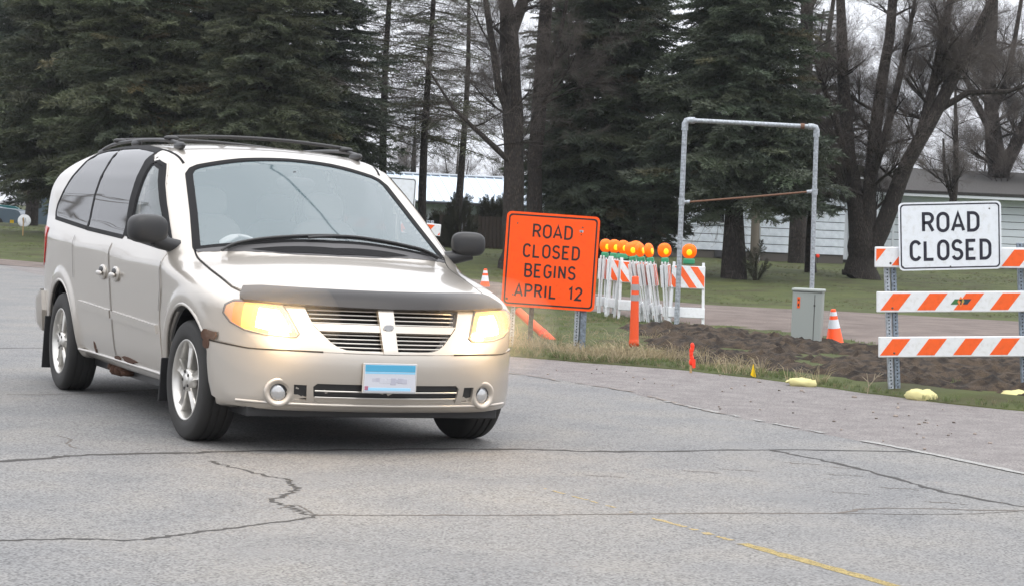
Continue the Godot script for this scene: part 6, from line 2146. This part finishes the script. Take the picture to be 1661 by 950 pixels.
func small_things():
	# delineator post
	var t := thing("delineator_post", "upright orange tube marker with two silver bands in dry grass", "marker post", Vector3(1.224, -0.02, -20.6))
	t.rotation.z = 0.02
	var g := G.new()
	g.lathe(P2([0.0, 0.84, 0.03, 0.838, 0.034, 0.825, 0.039, 0.6, 0.046, 0.22, 0.046, 0.22, 0.050, 0.2, 0.050, 0.15, 0.0, 0.15]), Transform3D(), 20)
	part("tube", g, M.tube_orange, t)
	for y in [0.60, 0.70]:
		g = G.new()
		g.lathe(P2([0.0402 - (y - 0.6) * 0.02, y, 0.0390 - (y - 0.6) * 0.02, y + 0.06]), Transform3D(), 20)
		part("silver_band", g, M.silver_band, t)
	g = G.new(); g.box(Vector3(0, 0.06, 0), Vector3(0.055, 0.2, 0.04)); part("stake", g, M.stake_dark, t)
	t = thing("fallen_marker", "orange tube leaning across the grass behind the orange sign's posts", "marker post", Vector3(0.268, 0.18, -22.75))
	g = G.new(); g.tube(PackedVector3Array([Vector3(-0.20, 0.16, -0.16), Vector3(-0.19, 0.15, -0.15), Vector3(0.19, -0.15, 0.15), Vector3(0.2, -0.16, 0.15)]), PackedFloat32Array([0.03, 0.045, 0.048, 0.04]), 16)
	part("tube", g, M.tube_orange, t)
	g = G.new(); g.tube(PackedVector3Array([Vector3(0.07, -0.056, 0.055), Vector3(0.10, -0.08, 0.078)]), PackedFloat32Array([0.050, 0.050]), 16, false); part("band", g, M.ribbon_orange, t)
	# pipe frame
	t = thing("pipe_goalpost", "tall grey pipe frame with a sagging rusty rail across it", "pipe frame", Vector3(2.14, 0, -27))
	var P := func(called: String, pts: Array, r: float, m: Material):
		var q := G.new()
		var rad := PackedFloat32Array()
		for k in pts.size(): rad.append(r)
		q.tube(PackedVector3Array(pts), rad, 14)
		part(called, q, m, t)
	P.call("post", [Vector3(0.0, -0.1, 0), Vector3(-0.003, 1.3, 0), Vector3(-0.005, 2.62, 0)], 0.033, M.galvanised)
	P.call("post", [Vector3(1.735, -0.1, 0), Vector3(1.70, 1.8, 0), Vector3(1.69, 2.60, 0)], 0.030, M.galvanised)
	P.call("top_pipe", [Vector3(0.06, 2.69, 0), Vector3(0.8, 2.682, 0), Vector3(1.63, 2.672, 0)], 0.029, M.galvanised)
	P.call("rail", [Vector3(0.04, 1.635, 0.0), Vector3(0.9, 1.74, 0.01), Vector3(1.66, 1.84, 0)], 0.0125, M.rust_pipe)
	P.call("elbow", [Vector3(-0.005, 2.56, 0), Vector3(-0.005, 2.64, 0), Vector3(0.015, 2.682, 0), Vector3(0.05, 2.69, 0), Vector3(0.12, 2.69, 0)], 0.042, M.galvanised)
	P.call("elbow", [Vector3(1.69, 2.54, 0), Vector3(1.69, 2.63, 0), Vector3(1.675, 2.665, 0), Vector3(1.64, 2.672, 0), Vector3(1.58, 2.672, 0)], 0.040, M.galvanised)
	P.call("coupling", [Vector3(1.48, 2.674, 0), Vector3(1.53, 2.673, 0)], 0.038, M.rust_pipe)
	P.call("coupling", [Vector3(-0.004, 1.60, 0), Vector3(-0.004, 1.68, 0)], 0.040, M.galvanised)
	P.call("coupling", [Vector3(1.70, 1.80, 0), Vector3(1.70, 1.88, 0)], 0.040, M.galvanised)
	P.call("nipple", [Vector3(0.0, 1.635, 0.0), Vector3(0.10, 1.645, 0)], 0.022, M.galvanised)
	P.call("nipple", [Vector3(1.60, 1.833, 0.0), Vector3(1.70, 1.845, 0)], 0.024, M.galvanised)
	# utility pedestal
	t = thing("utility_box", "weathered grey green utility cabinet standing on the dirt with orange sticker", "utility box", Vector3(3.365, -0.02, -23.75), -0.25)
	g = G.new(); g.box(Vector3(0, 0.34, 0), Vector3(0.335, 0.66, 0.26), Basis(), 0.012); part("cabinet", g, M.box_green, t)
	g = G.new(); g.box(Vector3(0, 0.685, 0), Vector3(0.36, 0.035, 0.285), Basis(), 0.01); part("lid", g, M.box_green, t)
	g = G.new(); g.box(Vector3(0.085, 0.34, 0.131), Vector3(0.006, 0.60, 0.004), Basis(), 0.001); part("seam", g, M.dark_metal, t)
	for y in [0.12, 0.52]:
		g = G.new(); g.box(Vector3(0.085, y, 0.134), Vector3(0.018, 0.018, 0.008), Basis(), 0.003); part("latch", g, M.dark_metal, t)
	g = G.new(); g.box(Vector3(-0.095, 0.545, 0.1315), Vector3(0.032, 0.125, 0.003), Basis(), 0.001); part("sticker", g, M.stripe_orange, t)
	g = G.new(); g.box(Vector3(-0.095, 0.575, 0.1335), Vector3(0.018, 0.018, 0.002), Basis(), 0.0005); part("sticker_mark", g, M.rust, t)
	g = G.new(); g.box(Vector3(-0.095, 0.52, 0.1335), Vector3(0.018, 0.03, 0.002), Basis(), 0.0005); part("sticker_mark", g, M.rust, t)
	cone(Vector3(3.72, 0.02, -23.95), Basis(Vector3(0, 0, 1), 0.10) * Basis(Vector3(1, 0, 0), 0.08) * Basis(Vector3(0, 1, 0), 0.5), "orange cone with white collars leaning beside the green utility cabinet")
	cone(Vector3(-0.48, 0.0, -36.6), Basis(Vector3(0, 1, 0), 0.3), "far orange and white cone on the gravel beyond the minivan")
	t = thing("drain_pipe", "white plastic pipe lying on dirt behind the utility cabinet", "pipe", Vector3(3.35, 0.045, -24.5), 0.0)
	g = G.new(); g.tube(PackedVector3Array([Vector3(-0.26, 0, 0), Vector3(0.42, -0.005, 0.05)]), PackedFloat32Array([0.032, 0.032]), 14); part("pipe", g, M.white_plastic, t)
	g = G.new(); g.tube(PackedVector3Array([Vector3(-0.075, 0, 0.014), Vector3(-0.03, 0, 0.0175)]), PackedFloat32Array([0.034, 0.034]), 14, false); part("red_band", g, M.tail_red, t)
	t = thing("pipe_end", "white capped pipe end poking out of the dug soil", "pipe", Vector3(1.99, 0.045, -24.2), 0.1)
	g = G.new(); g.tube(PackedVector3Array([Vector3(0, 0, -0.4), Vector3(0, 0, 0)]), PackedFloat32Array([0.045, 0.045]), 18); part("pipe", g, M.white_plastic, t)
	g = G.new(); g.lathe(P2([0.0, 0.004, 0.030, 0.004, 0.034, 0.0]), Transform3D(Basis(Vector3(1, 0, 0), PI / 2), Vector3(0, 0, 0.001)), 18); part("cap", g, M.silver_band, t)
	# stake, flag, bags
	t = thing("survey_stake", "short wooden stake wrapped in bright orange ribbon at verge", "stake", Vector3(1.655, -0.02, -19.02))
	g = G.new(); g.bar(Vector3(0, 0, 0), Vector3(-0.005, 0.26, 0), 0.022, 0.015); part("stake", g, M.stake_wood, t)
	g = G.new()
	for k in 5: g.blob(Vector3(0.004 * sin(k * 2.0), 0.125 + 0.036 * k, 0.004), Vector3(0.021 - 0.002 * (k % 3), 0.032, 0.017), Basis(Vector3(0, 0, 1), 0.3 * sin(k * 1.7)), 0.9, 6, 10)
	g.quad(Vector3(0.0, 0.16, 0.02), Vector3(0.035, 0.15, 0.025), Vector3(0.038, 0.075, 0.03), Vector3(0.012, 0.07, 0.028))
	part("ribbon", g, M.ribbon_orange, t)
	t = thing("marker_flag", "small yellow marker flag on a wire beside the dirt", "marker flag", Vector3(2.19, 0.0, -18.72))
	g = G.new(); g.rod(Vector3(0.012, -0.03, 0), Vector3(0, 0.13, 0), 0.0022, 5); part("wire", g, M.bolt, t)
	g = G.new(); g.prism(pv([-0.005, 0.13, 0.028, 0.02, 0.03, -0.005, -0.03, 0.03, -0.022, 0.06]), -0.002, 0.002, Transform3D(Basis(Vector3(0, 1, 0), 0.5), Vector3.ZERO)); part("flag", g, M.flag_yellow, t)
	var bags := [[2.53, -17.98, 0.12, 0.032, 0.08, "flattened yellow sandbag alone on the verge beside the yellow flag"], [3.36, -16.98, 0.115, 0.052, 0.08, "yellow sandbag at the foot of the barricade's post"], [4.15, -17.05, 0.13, 0.075, 0.1, "rumpled yellow sandbag under the barricade's far post"], [4.33, -16.95, 0.14, 0.10, 0.11, "pale sandbag leaning on another at the frame's edge"]]
	var rng := RandomNumberGenerator.new()
	rng.seed = 8
	for b in bags:
		t = thing("sandbag", b[5], "sandbag", Vector3(b[0], 0.03, b[1]), rng.randf_range(-0.5, 0.3), "sandbags on the verge")
		g = G.new()
		g.blob(Vector3.ZERO, Vector3(b[2], b[3], b[4]), Basis(Vector3(0, 0, 1), -0.12), 0.8, 14, 26)
		var fn := FastNoiseLite.new()
		fn.seed = rng.randi() % 1000; fn.frequency = 9.0
		for k in g.v.size(): g.v[k] += g.n[k] * (fn.get_noise_3dv(g.v[k]) * 0.04 + absf(fn.get_noise_3dv(g.v[k] * 2.6)) * 0.022)
		part("sack", g, M.bag_yellow, t)
		g = G.new()
		g.blob(Vector3(-b[2] * 1.0, 0.01, 0), Vector3(0.03, 0.012, 0.05), Basis(Vector3(0, 0, 1), 0.4), 0.8, 6, 10)
		part("tied_end", g, M.bag_yellow, t)
	t = thing("weed_stalk", "dead branching weed stalk at edge of the dirt", "weed", Vector3(2.98, -0.02, -17.35))
	g = G.new()
	for q in [[0, 0, 0, 0.01, 0.09, 0.0], [0.01, 0.09, 0.0, 0.10, 0.21, 0.02], [0.01, 0.09, 0.0, -0.01, 0.2, 0.0], [0.05, 0.145, 0.01, 0.06, 0.2, 0.0], [0.07, 0.17, 0.01, 0.13, 0.20, 0.0], [0.0, 0.13, 0.0, -0.05, 0.17, 0.02]]:
		g.rod(Vector3(q[0], q[1], q[2]), Vector3(q[3], q[4], q[5]), 0.004, 5, 0.002)
	part("stalk", g, M.straw, t)
